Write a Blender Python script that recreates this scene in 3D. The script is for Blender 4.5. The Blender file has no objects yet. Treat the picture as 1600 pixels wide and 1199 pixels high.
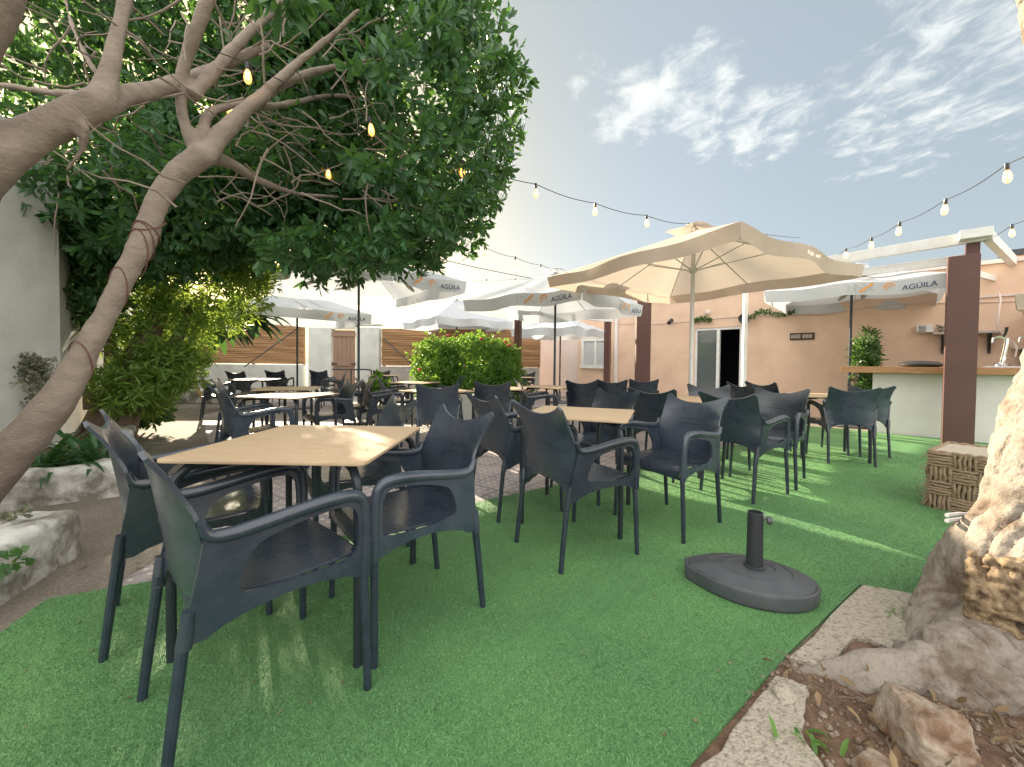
import bpy, bmesh, math, random
import numpy as np
from mathutils import Vector, Matrix, noise
R = math.radians
random.seed(7); RNG = np.random.default_rng(11)
scene = bpy.context.scene
COL = scene.collection

# ------------------------------------------------------------------ helpers
def tag(o, label=None, cat=None, group=None, kind=None):
    if label: o['label'] = label
    if cat: o['category'] = cat
    if group: o['group'] = group
    if kind: o['kind'] = kind
    return o

def empty(name, loc=(0, 0, 0), rz=0.0):
    o = bpy.data.objects.new(name, None); COL.objects.link(o)
    o.location = loc; o.rotation_euler = (0, 0, rz); o.empty_display_size = .1
    return o

def link_mesh(name, me, m=None, parent=None):
    o = bpy.data.objects.new(name, me); COL.objects.link(o)
    if m: me.materials.append(m)
    if parent: o.parent = parent
    return o

class MB:
    def __init__(s): s.v = []; s.f = []
    def add(s, vs, fs):
        b = len(s.v); s.v += [tuple(v) for v in vs]; s.f += [tuple(i + b for i in f) for f in fs]; return s
    def box(s, c, d, rz=0.0, M=None):
        x, y, z = d[0] / 2, d[1] / 2, d[2] / 2
        p = [(-x, -y, -z), (x, -y, -z), (x, y, -z), (-x, y, -z), (-x, -y, z), (x, -y, z), (x, y, z), (-x, y, z)]
        Q = (M or Matrix.Rotation(rz, 4, 'Z'))
        p = [Q @ Vector(q) + Vector(c) for q in p]
        return s.add(p, [(3, 2, 1, 0), (4, 5, 6, 7), (0, 1, 5, 4), (1, 2, 6, 5), (2, 3, 7, 6), (3, 0, 4, 7)])
    def beam(s, a, b, w, h):
        a, b = Vector(a), Vector(b); d = b - a; L = d.length; d.normalize()
        up = Vector((0, 0, 1)) if abs(d.z) < .95 else Vector((0, 1, 0))
        x = d.cross(up).normalized(); u = x.cross(d)
        vs = []
        for p in (a, b):
            for sx, su in ((-1, -1), (1, -1), (1, 1), (-1, 1)): vs.append(p + x * sx * w / 2 + u * su * h / 2)
        return s.add(vs, [(0, 1, 2, 3), (7, 6, 5, 4), (0, 4, 5, 1), (1, 5, 6, 2), (2, 6, 7, 3), (3, 7, 4, 0)])
    def tube(s, pts, rad, n=8, cap=True, flat=1.0):
        pts = [Vector(p) for p in pts]; k = len(pts)
        if not hasattr(rad, '__len__'): rad = [rad] * k
        vs = []; prev = None
        for i, p in enumerate(pts):
            t = (pts[min(i + 1, k - 1)] - pts[max(i - 1, 0)]).normalized()
            if prev is None:
                a = Vector((0, 0, 1)) if abs(t.z) < .9 else Vector((1, 0, 0))
                x = t.cross(a).normalized()
            else:
                x = (prev - t * prev.dot(t)).normalized()
            prev = x; y = t.cross(x)
            for j in range(n):
                a = 2 * math.pi * j / n
                vs.append(p + (x * math.cos(a) + y * math.sin(a) * flat) * rad[i])
        fs = []
        for i in range(k - 1):
            for j in range(n):
                fs.append((i * n + j, i * n + (j + 1) % n, (i + 1) * n + (j + 1) % n, (i + 1) * n + j))
        if cap:
            fs.append(tuple(reversed(range(n)))); fs.append(tuple(range((k - 1) * n, k * n)))
        return s.add(vs, fs)
    def lathe(s, prof, c=(0, 0, 0), n=20):
        vs = []; fs = []; k = len(prof)
        for (r, z) in prof:
            for j in range(n):
                a = 2 * math.pi * j / n; vs.append((c[0] + r * math.cos(a), c[1] + r * math.sin(a), c[2] + z))
        for i in range(k - 1):
            for j in range(n): fs.append((i * n + j, i * n + (j + 1) % n, (i + 1) * n + (j + 1) % n, (i + 1) * n + j))
        fs.append(tuple(reversed(range(n)))); fs.append(tuple(range((k - 1) * n, k * n)))
        return s.add(vs, fs)
    def prism(s, poly, z0, z1):
        k = len(poly); vs = [(x, y, z0) for x, y in poly] + [(x, y, z1) for x, y in poly]
        fs = [tuple(reversed(range(k))), tuple(range(k, 2 * k))] + [(i, (i + 1) % k, k + (i + 1) % k, k + i) for i in range(k)]
        return s.add(vs, fs)
    def grid(s, P, thick=0.0):
        nu, nv = len(P), len(P[0]); A = np.array(P, float)
        if thick:
            du = np.gradient(A, axis=0); dv = np.gradient(A, axis=1); nn = np.cross(du, dv)
            nn /= (np.linalg.norm(nn, axis=2, keepdims=True) + 1e-9)
            vs = list((A + nn * thick / 2).reshape(-1, 3)) + list((A - nn * thick / 2).reshape(-1, 3))
        else: vs = list(A.reshape(-1, 3))
        fs = []; o = nu * nv
        for i in range(nu - 1):
            for j in range(nv - 1):
                a, b, c, d = i * nv + j, (i + 1) * nv + j, (i + 1) * nv + j + 1, i * nv + j + 1
                fs.append((a, b, c, d))
                if thick: fs.append((o + d, o + c, o + b, o + a))
        if thick:
            ring = [i * nv for i in range(nu)] + [(nu - 1) * nv + j for j in range(1, nv)] + [i * nv + nv - 1 for i in range(nu - 2, -1, -1)] + [j for j in range(nv - 2, 0, -1)]
            for i in range(len(ring)):
                a, b = ring[i], ring[(i + 1) % len(ring)]; fs.append((b, a, o + a, o + b))
        return s.add(vs, fs)
    def mesh(s, name):
        me = bpy.data.meshes.new(name); me.from_pydata(s.v, [], s.f); me.update(); return me
    def build(s, name, m=None, parent=None, smooth=True, sharp=35, bevel=0):
        me = s.mesh(name)
        bm = bmesh.new(); bm.from_mesh(me); bmesh.ops.recalc_face_normals(bm, faces=bm.faces)
        if bevel: bmesh.ops.bevel(bm, geom=[e for e in bm.edges if len(e.link_faces) == 2 and e.calc_face_angle(0) > .6], offset=bevel, segments=2, affect='EDGES', profile=.6)
        bm.to_mesh(me); bm.free()
        if smooth:
            me.polygons.foreach_set('use_smooth', [True] * len(me.polygons)); me.set_sharp_from_angle(angle=R(sharp))
        return link_mesh(name, me, m, parent)

def catmull(pts, sub=6):
    pts = [np.array(p, float) for p in pts]; out = []
    P = [2 * pts[0] - pts[1]] + pts + [2 * pts[-1] - pts[-2]]
    for i in range(1, len(P) - 2):
        for k in range(sub):
            t = k / sub
            out.append(.5 * (2 * P[i] + (P[i + 1] - P[i - 1]) * t + (2 * P[i - 1] - 5 * P[i] + 4 * P[i + 1] - P[i + 2]) * t * t + (3 * P[i] - P[i - 1] - 3 * P[i + 1] + P[i + 2]) * t ** 3))
    out.append(pts[-1]); return out

def copy_tree(o, parent=None):
    c = o.copy(); COL.objects.link(c)
    if parent: c.parent = parent
    for ch in list(o.children): copy_tree(ch, c)
    return c

def remeshed(mb, name, voxel, m, parent=None, smooth_it=4, disp=0.0, dscale=6.0, ridge=None):
    me = mb.mesh(name + '_src'); o = bpy.data.objects.new(name, me); COL.objects.link(o)
    md = o.modifiers.new('r', 'REMESH'); md.mode = 'VOXEL'; md.voxel_size = voxel
    sm = o.modifiers.new('s', 'SMOOTH'); sm.iterations = smooth_it; sm.factor = .5
    dg = bpy.context.evaluated_depsgraph_get()
    ne = bpy.data.meshes.new_from_object(o.evaluated_get(dg)); bpy.data.objects.remove(o); bpy.data.meshes.remove(me)
    if disp:
        ne.update(); k = len(ne.vertices); co = np.zeros(k * 3, np.float32); nm = np.zeros(k * 3, np.float32)
        ne.vertices.foreach_get('co', co); ne.vertices.foreach_get('normal', nm); co = co.reshape(-1, 3); nm = nm.reshape(-1, 3)
        d = np.array([noise.fractal(Vector(p) * dscale, 1.0, 2.2, 4) * disp + (ridge(Vector(p)) if ridge else 0) for p in co])
        ne.vertices.foreach_set('co', (co + nm * d[:, None]).astype(np.float32).ravel())
        ne.update()
    ne.polygons.foreach_set('use_smooth', [True] * len(ne.polygons))
    return link_mesh(name, ne, m, parent)

# ------------------------------------------------------------------ materials
def mat(name, col, rough=.6, col2=None, scale=8.0, bump=0.0, bscale=60.0, metal=0.0, spec=.5, detail=6, stretch=(1, 1, 1), lo=.35, hi=.65, trans=0.0, coat=0.0):
    m = bpy.data.materials.new(name); m.use_nodes = True
    nt = m.node_tree; N = nt.nodes; L = nt.links; b = N['Principled BSDF']
    b.inputs['Base Color'].default_value = (*col, 1); b.inputs['Roughness'].default_value = rough
    b.inputs['Metallic'].default_value = metal; b.inputs['Specular IOR Level'].default_value = spec
    if coat: b.inputs['Coat Weight'].default_value = coat
    tc = N.new('ShaderNodeTexCoord'); mp = N.new('ShaderNodeMapping'); mp.inputs['Scale'].default_value = stretch
    L.new(tc.outputs['Object'], mp.inputs['Vector'])
    if col2:
        n = N.new('ShaderNodeTexNoise'); n.inputs['Scale'].default_value = scale; n.inputs['Detail'].default_value = detail; n.inputs['Roughness'].default_value = .65
        r = N.new('ShaderNodeValToRGB'); r.color_ramp.elements[0].position = lo; r.color_ramp.elements[1].position = hi
        r.color_ramp.elements[0].color = (*col, 1); r.color_ramp.elements[1].color = (*col2, 1)
        L.new(mp.outputs[0], n.inputs['Vector']); L.new(n.outputs['Fac'], r.inputs['Fac']); L.new(r.outputs['Color'], b.inputs['Base Color'])
        rr = N.new('ShaderNodeMapRange'); rr.inputs['To Min'].default_value = max(0, rough - .08); rr.inputs['To Max'].default_value = min(1, rough + .1)
        L.new(n.outputs['Fac'], rr.inputs['Value']); L.new(rr.outputs[0], b.inputs['Roughness'])
    if bump:
        n2 = N.new('ShaderNodeTexNoise'); n2.inputs['Scale'].default_value = bscale; n2.inputs['Detail'].default_value = 5
        bp = N.new('ShaderNodeBump'); bp.inputs['Strength'].default_value = bump; bp.inputs['Distance'].default_value = .01
        L.new(mp.outputs[0], n2.inputs['Vector']); L.new(n2.outputs['Fac'], bp.inputs['Height']); L.new(bp.outputs[0], b.inputs['Normal'])
    if trans:
        t = N.new('ShaderNodeBsdfTranslucent'); mx = N.new('ShaderNodeMixShader'); mx.inputs['Fac'].default_value = trans
        t.inputs['Color'].default_value = (*(col2 or col), 1)
        out = N['Material Output']; L.new(b.outputs[0], mx.inputs[1]); L.new(t.outputs[0], mx.inputs[2]); L.new(mx.outputs[0], out.inputs['Surface'])
    return m

def leaf_mat(name, dark, light, trans_col, tw=.35, rough=.38):
    m = bpy.data.materials.new(name); m.use_nodes = True
    nt = m.node_tree; N = nt.nodes; L = nt.links; b = N['Principled BSDF']
    a = N.new('ShaderNodeAttribute'); a.attribute_name = 'rnd'
    r = N.new('ShaderNodeValToRGB'); r.color_ramp.elements[0].color = (*dark, 1); r.color_ramp.elements[1].color = (*light, 1)
    L.new(a.outputs['Fac'], r.inputs['Fac']); L.new(r.outputs['Color'], b.inputs['Base Color'])
    b.inputs['Roughness'].default_value = rough
    t = N.new('ShaderNodeBsdfTranslucent'); t.inputs['Color'].default_value = (*trans_col, 1)
    mx = N.new('ShaderNodeMixShader'); mx.inputs['Fac'].default_value = tw
    L.new(b.outputs[0], mx.inputs[1]); L.new(t.outputs[0], mx.inputs[2]); L.new(mx.outputs[0], N['Material Output'].inputs['Surface'])
    return m

def emis(name, col, s):
    m = bpy.data.materials.new(name); m.use_nodes = True; b = m.node_tree.nodes['Principled BSDF']
    b.inputs['Base Color'].default_value = (*col, 1); b.inputs['Emission Color'].default_value = (*col, 1); b.inputs['Emission Strength'].default_value = s
    return m

M = {}
M['chair'] = mat('chair_plastic', (.017, .026, .040), .27, (.034, .044, .058), 6, .06, 180, spec=.7)
M['chair_leg'] = mat('chair_leg_metal', (.016, .026, .038), .36, (.026, .038, .052), 30)
def faded(m):
    nt = m.node_tree; N = nt.nodes; L = nt.links; b = N['Principled BSDF']; src = b.inputs['Base Color'].links[0].from_socket
    oi = N.new('ShaderNodeObjectInfo'); r = N.new('ShaderNodeMapRange'); r.inputs['To Min'].default_value = .75; r.inputs['To Max'].default_value = 1.5; L.new(oi.outputs['Random'], r.inputs['Value'])
    mx = N.new('ShaderNodeVectorMath'); mx.operation = 'SCALE'; L.new(src, mx.inputs[0]); L.new(r.outputs[0], mx.inputs['Scale'])
    # dry dust and scuffs
    n = N.new('ShaderNodeTexNoise'); n.inputs['Scale'].default_value = 26; n.inputs['Detail'].default_value = 8; n.inputs['Roughness'].default_value = .75; L.new(N['Texture Coordinate'].outputs['Object'], n.inputs['Vector'])
    d = N.new('ShaderNodeMapRange'); d.inputs['From Min'].default_value = .60; d.inputs['From Max'].default_value = .80; d.inputs['To Max'].default_value = .35; L.new(n.outputs['Fac'], d.inputs['Value'])
    mm = N.new('ShaderNodeMix'); mm.data_type = 'RGBA'; mm.inputs[7].default_value = (.12, .12, .115, 1); L.new(d.outputs[0], mm.inputs['Factor']); L.new(mx.outputs[0], mm.inputs[6]); L.new(mm.outputs[2], b.inputs['Base Color'])
faded(M['chair'])
M['table'] = mat('table_laminate', (.42, .295, .175), .58, (.54, .41, .27), 7, .02, 60, stretch=(1, 12, 1), lo=.3, hi=.7)
M['table_leg'] = mat('table_leg_metal', (.018, .024, .03), .4)
M['canvas'] = mat('umbrella_canvas', (.56, .60, .64), .8, (.64, .67, .70), 3, .55, 5, trans=.30)
M['cream'] = mat('umbrella_cream', (.54, .45, .36), .8, (.62, .53, .45), 2.5, .55, 5, trans=.30)
M['navy_pole'] = mat('umbrella_pole_dark', (.03, .045, .065), .4)
M['white_metal'] = mat('white_metal', (.72, .73, .72), .45, (.62, .62, .6), 5)
M['base_plastic'] = mat('base_plastic', (.055, .062, .068), .42, (.075, .082, .088), 14, .06, 120)
M['dark_metal'] = mat('dark_metal', (.03, .033, .038), .35)
M['facade'] = mat('facade_render', (.59, .41, .30), .85, (.71, .52, .395), 1.3, .2, 90, detail=10)
M['facade_pale'] = mat('facade_pale', (.60, .50, .46), .85, (.66, .56, .52), 1.6, .1, 90)
M['wall_white'] = mat('wall_white', (.50, .51, .47), .85, (.66, .67, .63), 1.8, .25, 40, detail=10, lo=.3, hi=.6)
M['plaster_dirty'] = mat('plaster_dirty', (.20, .185, .155), .9, (.60, .59, .55), 4.5, .7, 30, detail=10, lo=.40, hi=.56)
M['bar_white'] = mat('bar_white', (.66, .63, .61), .7, (.73, .71, .69), 2, .04, 40)
M['bar_wood'] = mat('bar_wood', (.30, .15, .06), .45, (.46, .25, .11), 5, .05, 40, stretch=(1, 1, 14))
M['brown_steel'] = mat('brown_steel', (.085, .036, .028), .5, (.105, .046, .036), 2.5)
M['fence'] = mat('fence_reed', (.34, .19, .09), .85, (.46, .28, .15), 4, .3, 30, stretch=(.3, .3, 14))
M['old_wood'] = mat('old_wood', (.36, .22, .15), .8, (.24, .17, .13), 6, .3, 20, stretch=(8, 8, .6))
M['stone'] = mat('stone_wall', (.34, .30, .27), .9, (.50, .46, .42), 5, .6, 12)
M['bark'] = mat('bark_smooth', (.30, .245, .195), .85, (.21, .17, .135), 6, .7, 40, stretch=(1, 1, 1.6), detail=9, lo=.36, hi=.68)
M['bark_pale'] = mat('bark_pale', (.12, .085, .058), .85, (.27, .235, .195), 5.5, 1.0, 55, detail=10, lo=.38, hi=.53)
M['burl'] = mat('burl', (.11, .07, .04), .85, (.36, .26, .155), 24, .7, 60, lo=.38, hi=.62)
M['bark_dark'] = mat('bark_dark', (.13, .095, .065), .9, (.22, .165, .11), 9, .5, 30)
M['soil'] = mat('soil', (.085, .045, .028), .95, (.20, .125, .08), 14, 1.0, 60, detail=9)
M['slab'] = mat('concrete_slab', (.19, .155, .115), .9, (.40, .355, .285), 55, .9, 110, detail=8, lo=.34, hi=.52)
M['rock'] = mat('rock', (.17, .095, .055), .9, (.34, .28, .215), 9, 1.0, 50, detail=10, lo=.40, hi=.58)
M['jute'] = mat('jute_rope', (.235, .165, .105), .9, (.33, .245, .165), 40, .5, 160)
M['jute_top'] = mat('jute_top', (.40, .34, .26), .9, (.48, .42, .34), 30, .3, 120)
M['wire'] = mat('cable_black', (.02, .02, .022), .6)
M['glass'] = mat('window_glass', (.10, .12, .12), .05, spec=.9)
M['dark_room'] = mat('dark_room', (.012, .014, .025), .6)
M['curtain'] = mat('curtain', (.40, .42, .43), .8, (.52, .54, .55), 18, stretch=(9, 9, .2))
M['chrome'] = mat('chrome', (.72, .72, .70), .16, metal=1.0)
M['steel'] = mat('steel_tray', (.45, .46, .47), .3, metal=1.0)
M['terracotta'] = mat('terracotta', (.42, .15, .08), .8)
M['ink_navy'] = mat('ink_navy', (.03, .045, .10), .7)
M['ink_orange'] = mat('ink_orange', (.62, .27, .06), .7)
M['ink_print'] = mat('ink_print', (.46, .46, .43), .8)
M['ink_grey'] = mat('ink_grey', (.40, .40, .38), .7)
M['yellow_wood'] = mat('yellow_wood', (.45, .30, .13), .7)
M['red'] = mat('red_cloth', (.45, .05, .04), .7)
M['flower_pink'] = mat('flower_pink', (.75, .45, .42), .7)
M['flower_red'] = mat('flower_red', (.55, .08, .05), .7)
M['cord'] = mat('cord', (.16, .07, .055), .8)
M['rope_grey'] = mat('rope_grey', (.42, .42, .44), .7)
M['leaf_main'] = leaf_mat('leaf_main', (.018, .066, .036), (.070, .185, .060), (.15, .33, .05), .30)
M['leaf_bright'] = leaf_mat('leaf_bright', (.07, .18, .03), (.21, .33, .06), (.36, .48, .07), .40, .5)
M['leaf_mid'] = leaf_mat('leaf_mid', (.025, .075, .025), (.07, .16, .04), (.14, .30, .05), .3)
M['leaf_hedge'] = leaf_mat('leaf_hedge', (.05, .16, .025), (.13, .28, .045), (.30, .50, .06), .4, .45)
M['leaf_strap'] = leaf_mat('leaf_strap', (.018, .07, .028), (.06, .16, .06), (.12, .26, .05), .25, .35)
M['leaf_grey'] = leaf_mat('leaf_grey', (.10, .12, .08), (.20, .20, .12), (.2, .22, .1), .2, .6)
M['bulb_glass'] = None

def bulb_material():
    m = bpy.data.materials.new('bulb_glass'); m.use_nodes = True; nt = m.node_tree; N = nt.nodes; L = nt.links
    b = N['Principled BSDF']; b.inputs['Base Color'].default_value = (.9, .8, .6, 1); b.inputs['Roughness'].default_value = .08
    b.inputs['Emission Color'].default_value = (1, .36, .05, 1); b.inputs['Emission Strength'].default_value = .45
    t = N.new('ShaderNodeBsdfTransparent'); t.inputs['Color'].default_value = (.95, .93, .88, 1); mx = N.new('ShaderNodeMixShader'); mx.inputs['Fac'].default_value = .45
    L.new(t.outputs[0], mx.inputs[1]); L.new(b.outputs[0], mx.inputs[2]); L.new(mx.outputs[0], N['Material Output'].inputs['Surface'])
    return m
M['bulb_glass'] = bulb_material()
M['filament'] = emis('filament', (1, .55, .16), 3.5)

# ground materials -------------------------------------------------------------
def ground_mat():
    m = mat('ground_concrete', (.15, .125, .095), .9, (.27, .235, .19), 1.4, .35, 60)
    nt = m.node_tree; N = nt.nodes; L = nt.links
    b = N['Principled BSDF']; src = b.inputs['Base Color'].links[0].from_socket
    tc = N['Texture Coordinate']
    n = N.new('ShaderNodeTexNoise'); n.inputs['Scale'].default_value = 70; n.inputs['Detail'].default_value = 4
    r = N.new('ShaderNodeValToRGB'); r.color_ramp.elements[0].position = .3; r.color_ramp.elements[0].color = (.6, .6, .6, 1); r.color_ramp.elements[1].position = .7; r.color_ramp.elements[1].color = (1.15, 1.15, 1.15, 1)
    mx = N.new('ShaderNodeMix'); mx.data_type = 'RGBA'; mx.blend_type = 'MULTIPLY'; mx.inputs['Factor'].default_value = 1
    L.new(tc.outputs['Object'], n.inputs['Vector']); L.new(n.outputs['Fac'], r.inputs['Fac'])
    L.new(src, mx.inputs[6]); L.new(r.outputs['Color'], mx.inputs[7]); L.new(mx.outputs[2], b.inputs['Base Color'])
    return m
def tile_mat():
    # grey-lilac cement tiles with a pale dot pattern and fine joints
    m = bpy.data.materials.new('dotted_tiles'); m.use_nodes = True; nt = m.node_tree; N = nt.nodes; L = nt.links; b = N['Principled BSDF']
    b.inputs['Roughness'].default_value = .75
    tc = N.new('ShaderNodeTexCoord'); mp = N.new('ShaderNodeMapping'); mp.inputs['Rotation'].default_value = (0, 0, R(36)); mp.inputs['Scale'].default_value = (1 / .075,) * 3
    L.new(tc.outputs['Object'], mp.inputs['Vector'])
    fr = N.new('ShaderNodeVectorMath'); fr.operation = 'FRACTION'; L.new(mp.outputs[0], fr.inputs[0])
    sb = N.new('ShaderNodeVectorMath'); sb.operation = 'SUBTRACT'; sb.inputs[1].default_value = (.5, .5, 0); L.new(fr.outputs[0], sb.inputs[0])
    sx = N.new('ShaderNodeSeparateXYZ'); L.new(sb.outputs[0], sx.inputs[0])
    cx = N.new('ShaderNodeCombineXYZ'); L.new(sx.outputs[0], cx.inputs[0]); L.new(sx.outputs[1], cx.inputs[1])
    ln = N.new('ShaderNodeVectorMath'); ln.operation = 'LENGTH'; L.new(cx.outputs[0], ln.inputs[0])
    dot = N.new('ShaderNodeMapRange'); dot.inputs['From Min'].default_value = .17; dot.inputs['From Max'].default_value = .13; L.new(ln.outputs['Value'], dot.inputs['Value'])
    nz = N.new('ShaderNodeTexNoise'); nz.inputs['Scale'].default_value = 9; nz.inputs['Detail'].default_value = 6; L.new(tc.outputs['Object'], nz.inputs['Vector'])
    r = N.new('ShaderNodeValToRGB'); r.color_ramp.elements[0].position = .3; r.color_ramp.elements[1].position = .7
    r.color_ramp.elements[0].color = (.25, .215, .215, 1); r.color_ramp.elements[1].color = (.40, .35, .34, 1); L.new(nz.outputs['Fac'], r.inputs['Fac'])
    mp2 = N.new('ShaderNodeMapping'); mp2.inputs['Rotation'].default_value = (0, 0, R(36)); L.new(tc.outputs['Object'], mp2.inputs['Vector'])
    br = N.new('ShaderNodeTexBrick'); br.offset = 0; br.inputs['Scale'].default_value = 1; br.inputs['Brick Width'].default_value = .3; br.inputs['Row Height'].default_value = .3; br.inputs['Mortar Size'].default_value = .004
    br.inputs['Color1'].default_value = (1, 1, 1, 1); br.inputs['Color2'].default_value = (.86, .86, .86, 1); br.inputs['Mortar'].default_value = (.35, .35, .35, 1); L.new(mp2.outputs[0], br.inputs['Vector'])
    m1 = N.new('ShaderNodeMix'); m1.data_type = 'RGBA'; m1.inputs[7].default_value = (.60, .55, .52, 1)
    L.new(dot.outputs[0], m1.inputs['Factor']); L.new(r.outputs['Color'], m1.inputs[6])
    m2 = N.new('ShaderNodeMix'); m2.data_type = 'RGBA'; m2.blend_type = 'MULTIPLY'; m2.inputs['Factor'].default_value = 1
    L.new(m1.outputs[2], m2.inputs[6]); L.new(br.outputs['Color'], m2.inputs[7]); L.new(m2.outputs[2], b.inputs['Base Color'])
    bp = N.new('ShaderNodeBump'); bp.inputs['Strength'].default_value = .2; bp.inputs['Distance'].default_value = .004; L.new(nz.outputs['Fac'], bp.inputs['Height']); L.new(bp.outputs[0], b.inputs['Normal'])
    return m
def turf_mat(name='turf', blades=False):
    m = bpy.data.materials.new(name); m.use_nodes = True; nt = m.node_tree; N = nt.nodes; L = nt.links; b = N['Principled BSDF']
    b.inputs['Roughness'].default_value = .6; b.inputs['Specular IOR Level'].default_value = .3
    tc = N.new('ShaderNodeTexCoord')
    r = N.new('ShaderNodeValToRGB'); e = r.color_ramp.elements
    e[0].position = .0; e[0].color = (.056, .168, .072, 1); e[1].position = 1; e[1].color = (.180, .385, .155, 1)
    if blades:
        a = N.new('ShaderNodeAttribute'); a.attribute_name = 'rnd'; L.new(a.outputs['Fac'], r.inputs['Fac'])
    else:
        n = N.new('ShaderNodeTexNoise'); n.inputs['Scale'].default_value = 130; n.inputs['Detail'].default_value = 4; n.inputs['Roughness'].default_value = .75
        L.new(tc.outputs['Object'], n.inputs['Vector'])
        mr = N.new('ShaderNodeMapRange'); mr.inputs['From Min'].default_value = .3; mr.inputs['From Max'].default_value = .7; L.new(n.outputs['Fac'], mr.inputs['Value']); L.new(mr.outputs[0], r.inputs['Fac'])
        bp = N.new('ShaderNodeBump'); bp.inputs['Strength'].default_value = .8; bp.inputs['Distance'].default_value = .012; L.new(n.outputs['Fac'], bp.inputs['Height']); L.new(bp.outputs[0], b.inputs['Normal'])
    n2 = N.new('ShaderNodeTexNoise'); n2.inputs['Scale'].default_value = 1.3; n2.inputs['Detail'].default_value = 5; L.new(tc.outputs['Object'], n2.inputs['Vector'])
    r2 = N.new('ShaderNodeValToRGB'); r2.color_ramp.elements[0].position = .3; r2.color_ramp.elements[0].color = (.80, .80, .78, 1); r2.color_ramp.elements[1].position = .7; r2.color_ramp.elements[1].color = (1.22, 1.14, 1.0, 1); L.new(n2.outputs['Fac'], r2.inputs['Fac'])
    mx = N.new('ShaderNodeMix'); mx.data_type = 'RGBA'; mx.blend_type = 'MULTIPLY'; mx.inputs['Factor'].default_value = 1
    L.new(r.outputs['Color'], mx.inputs[6]); L.new(r2.outputs['Color'], mx.inputs[7]); L.new(mx.outputs[2], b.inputs['Base Color'])
    return m
M['ground'] = ground_mat(); M['tiles'] = tile_mat(); M['turf'] = turf_mat(); M['turf_blade'] = turf_mat('turf_blade', True)

# ------------------------------------------------------------------ ground
def sheet(name, poly, z, m, thick=0.0):
    mb = MB()
    if thick: mb.prism(poly, z - thick, z)
    else: mb.add([(x, y, z) for x, y in poly], [tuple(range(len(poly)))])
    o = mb.build(name, m, smooth=False); tag(o, kind='structure'); return o
sheet('ground', [(-300, -300), (300, -300), (300, 300), (-300, 300)], 0, M['ground'])
sheet('paving', [(-1.9, 1.2), (-1.91, 3.15), (-4.07, 5.39), (-6.07, 7.88), (-7.2, 12.6), (4.5, 12.6), (5.6, 9.4), (4.9, 7.0), (2.53, 5.0), (-.2, 2.6)], .004, M['tiles'])
TURF = [(-2.9, -.6), (-2.4, 1.25), (-1.99, 1.55), (-2.07, 1.78), (-1.64, 1.98), (-.28, 3.08), (.44, 3.58), (2.53, 5.1), (4.4, 6.5), (4.9, 7.7), (6.1, 6.6), (9.5, 3.2), (9.5, -1.2), (3.6, 1.08), (1.73, 1.97), (1.02, 1.47), (.5, 1.07), (-.9, 0.05), (-1.5, -.6)]
sheet('artificial_turf', TURF, .014, M['turf'], .012)
sheet('soil', [(.3, .6), (.3, .95), (1.0, 1.45), (1.7, 1.94), (3.4, 1.12), (4.5, .2), (2.5, -.2), (.6, .1)], .003, M['soil'])

def in_poly(px, py, poly):
    ins = np.zeros(len(px), bool); k = len(poly)
    for i in range(k):
        x1, y1 = poly[i]; x2, y2 = poly[(i + 1) % k]
        c = ((y1 > py) != (y2 > py)) & (px < (x2 - x1) * (py - y1) / (y2 - y1 + 1e-12) + x1); ins ^= c
    return ins
def add_rnd(me, vals):
    a = me.attributes.new('rnd', 'FLOAT', 'POINT'); a.data.foreach_set('value', np.asarray(vals, np.float32))
def tri_mesh(name, V, F):
    me = bpy.data.meshes.new(name)
    me.vertices.add(len(V)); me.vertices.foreach_set('co', V.astype(np.float32).ravel())
    k = F.shape[1]; me.loops.add(F.size); me.loops.foreach_set('vertex_index', F.astype(np.int32).ravel())
    me.polygons.add(len(F)); me.polygons.foreach_set('loop_start', np.arange(0, F.size, k, dtype=np.int32)); me.polygons.foreach_set('loop_total', np.full(len(F), k, np.int32))
    me.update(calc_edges=True); me.validate(); return me
def turf_pile():
    n = 520000
    y = .75 + 4.2 * RNG.random(n) ** 1.7; x = (RNG.random(n) * 2 - 1) * (y * 1.34 + .1)
    k = in_poly(x, y, TURF)
    for (ax, ay, bx, by) in ((1.02, 1.47, 4.2, 3.86), (2.2, 2.35, 3.2, 1.1), (-.28, 1.0, 1.5, 3.2)):     # joints between the turf rolls
        L_ = math.hypot(bx - ax, by - ay); dd = np.abs((x - ax) * (by - ay) - (y - ay) * (bx - ax)) / L_; tt = ((x - ax) * (bx - ax) + (y - ay) * (by - ay)) / L_ ** 2
        k &= ~((dd < .006) & (tt > 0) & (tt < 1))
    x, y = x[k], y[k]; n = len(x)
    h = (.003 + .005 * RNG.random(n)); a = RNG.random(n) * 2 * np.pi; w = .0011 + .0005 * y
    lx, ly = RNG.normal(0, .006, n), RNG.normal(0, .006, n)
    V = np.zeros((n, 3, 3)); z0 = .013
    V[:, 0] = np.stack([x - np.cos(a) * w, y - np.sin(a) * w, np.full(n, z0)], 1)
    V[:, 1] = np.stack([x + np.cos(a) * w, y + np.sin(a) * w, np.full(n, z0)], 1)
    V[:, 2] = np.stack([x + lx, y + ly, z0 + h], 1)
    me = tri_mesh('turf_pile', V.reshape(-1, 3), np.arange(3 * n).reshape(n, 3))
    add_rnd(me, np.repeat(np.clip(RNG.normal(.5, .26, n) + (RNG.random(n) < .012) * .9, 0, 1), 3))
    o = link_mesh('turf_pile', me, M['turf_blade']); tag(o, kind='stuff', label='short plastic blades of the green artificial turf', cat='turf')
turf_pile()

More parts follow.
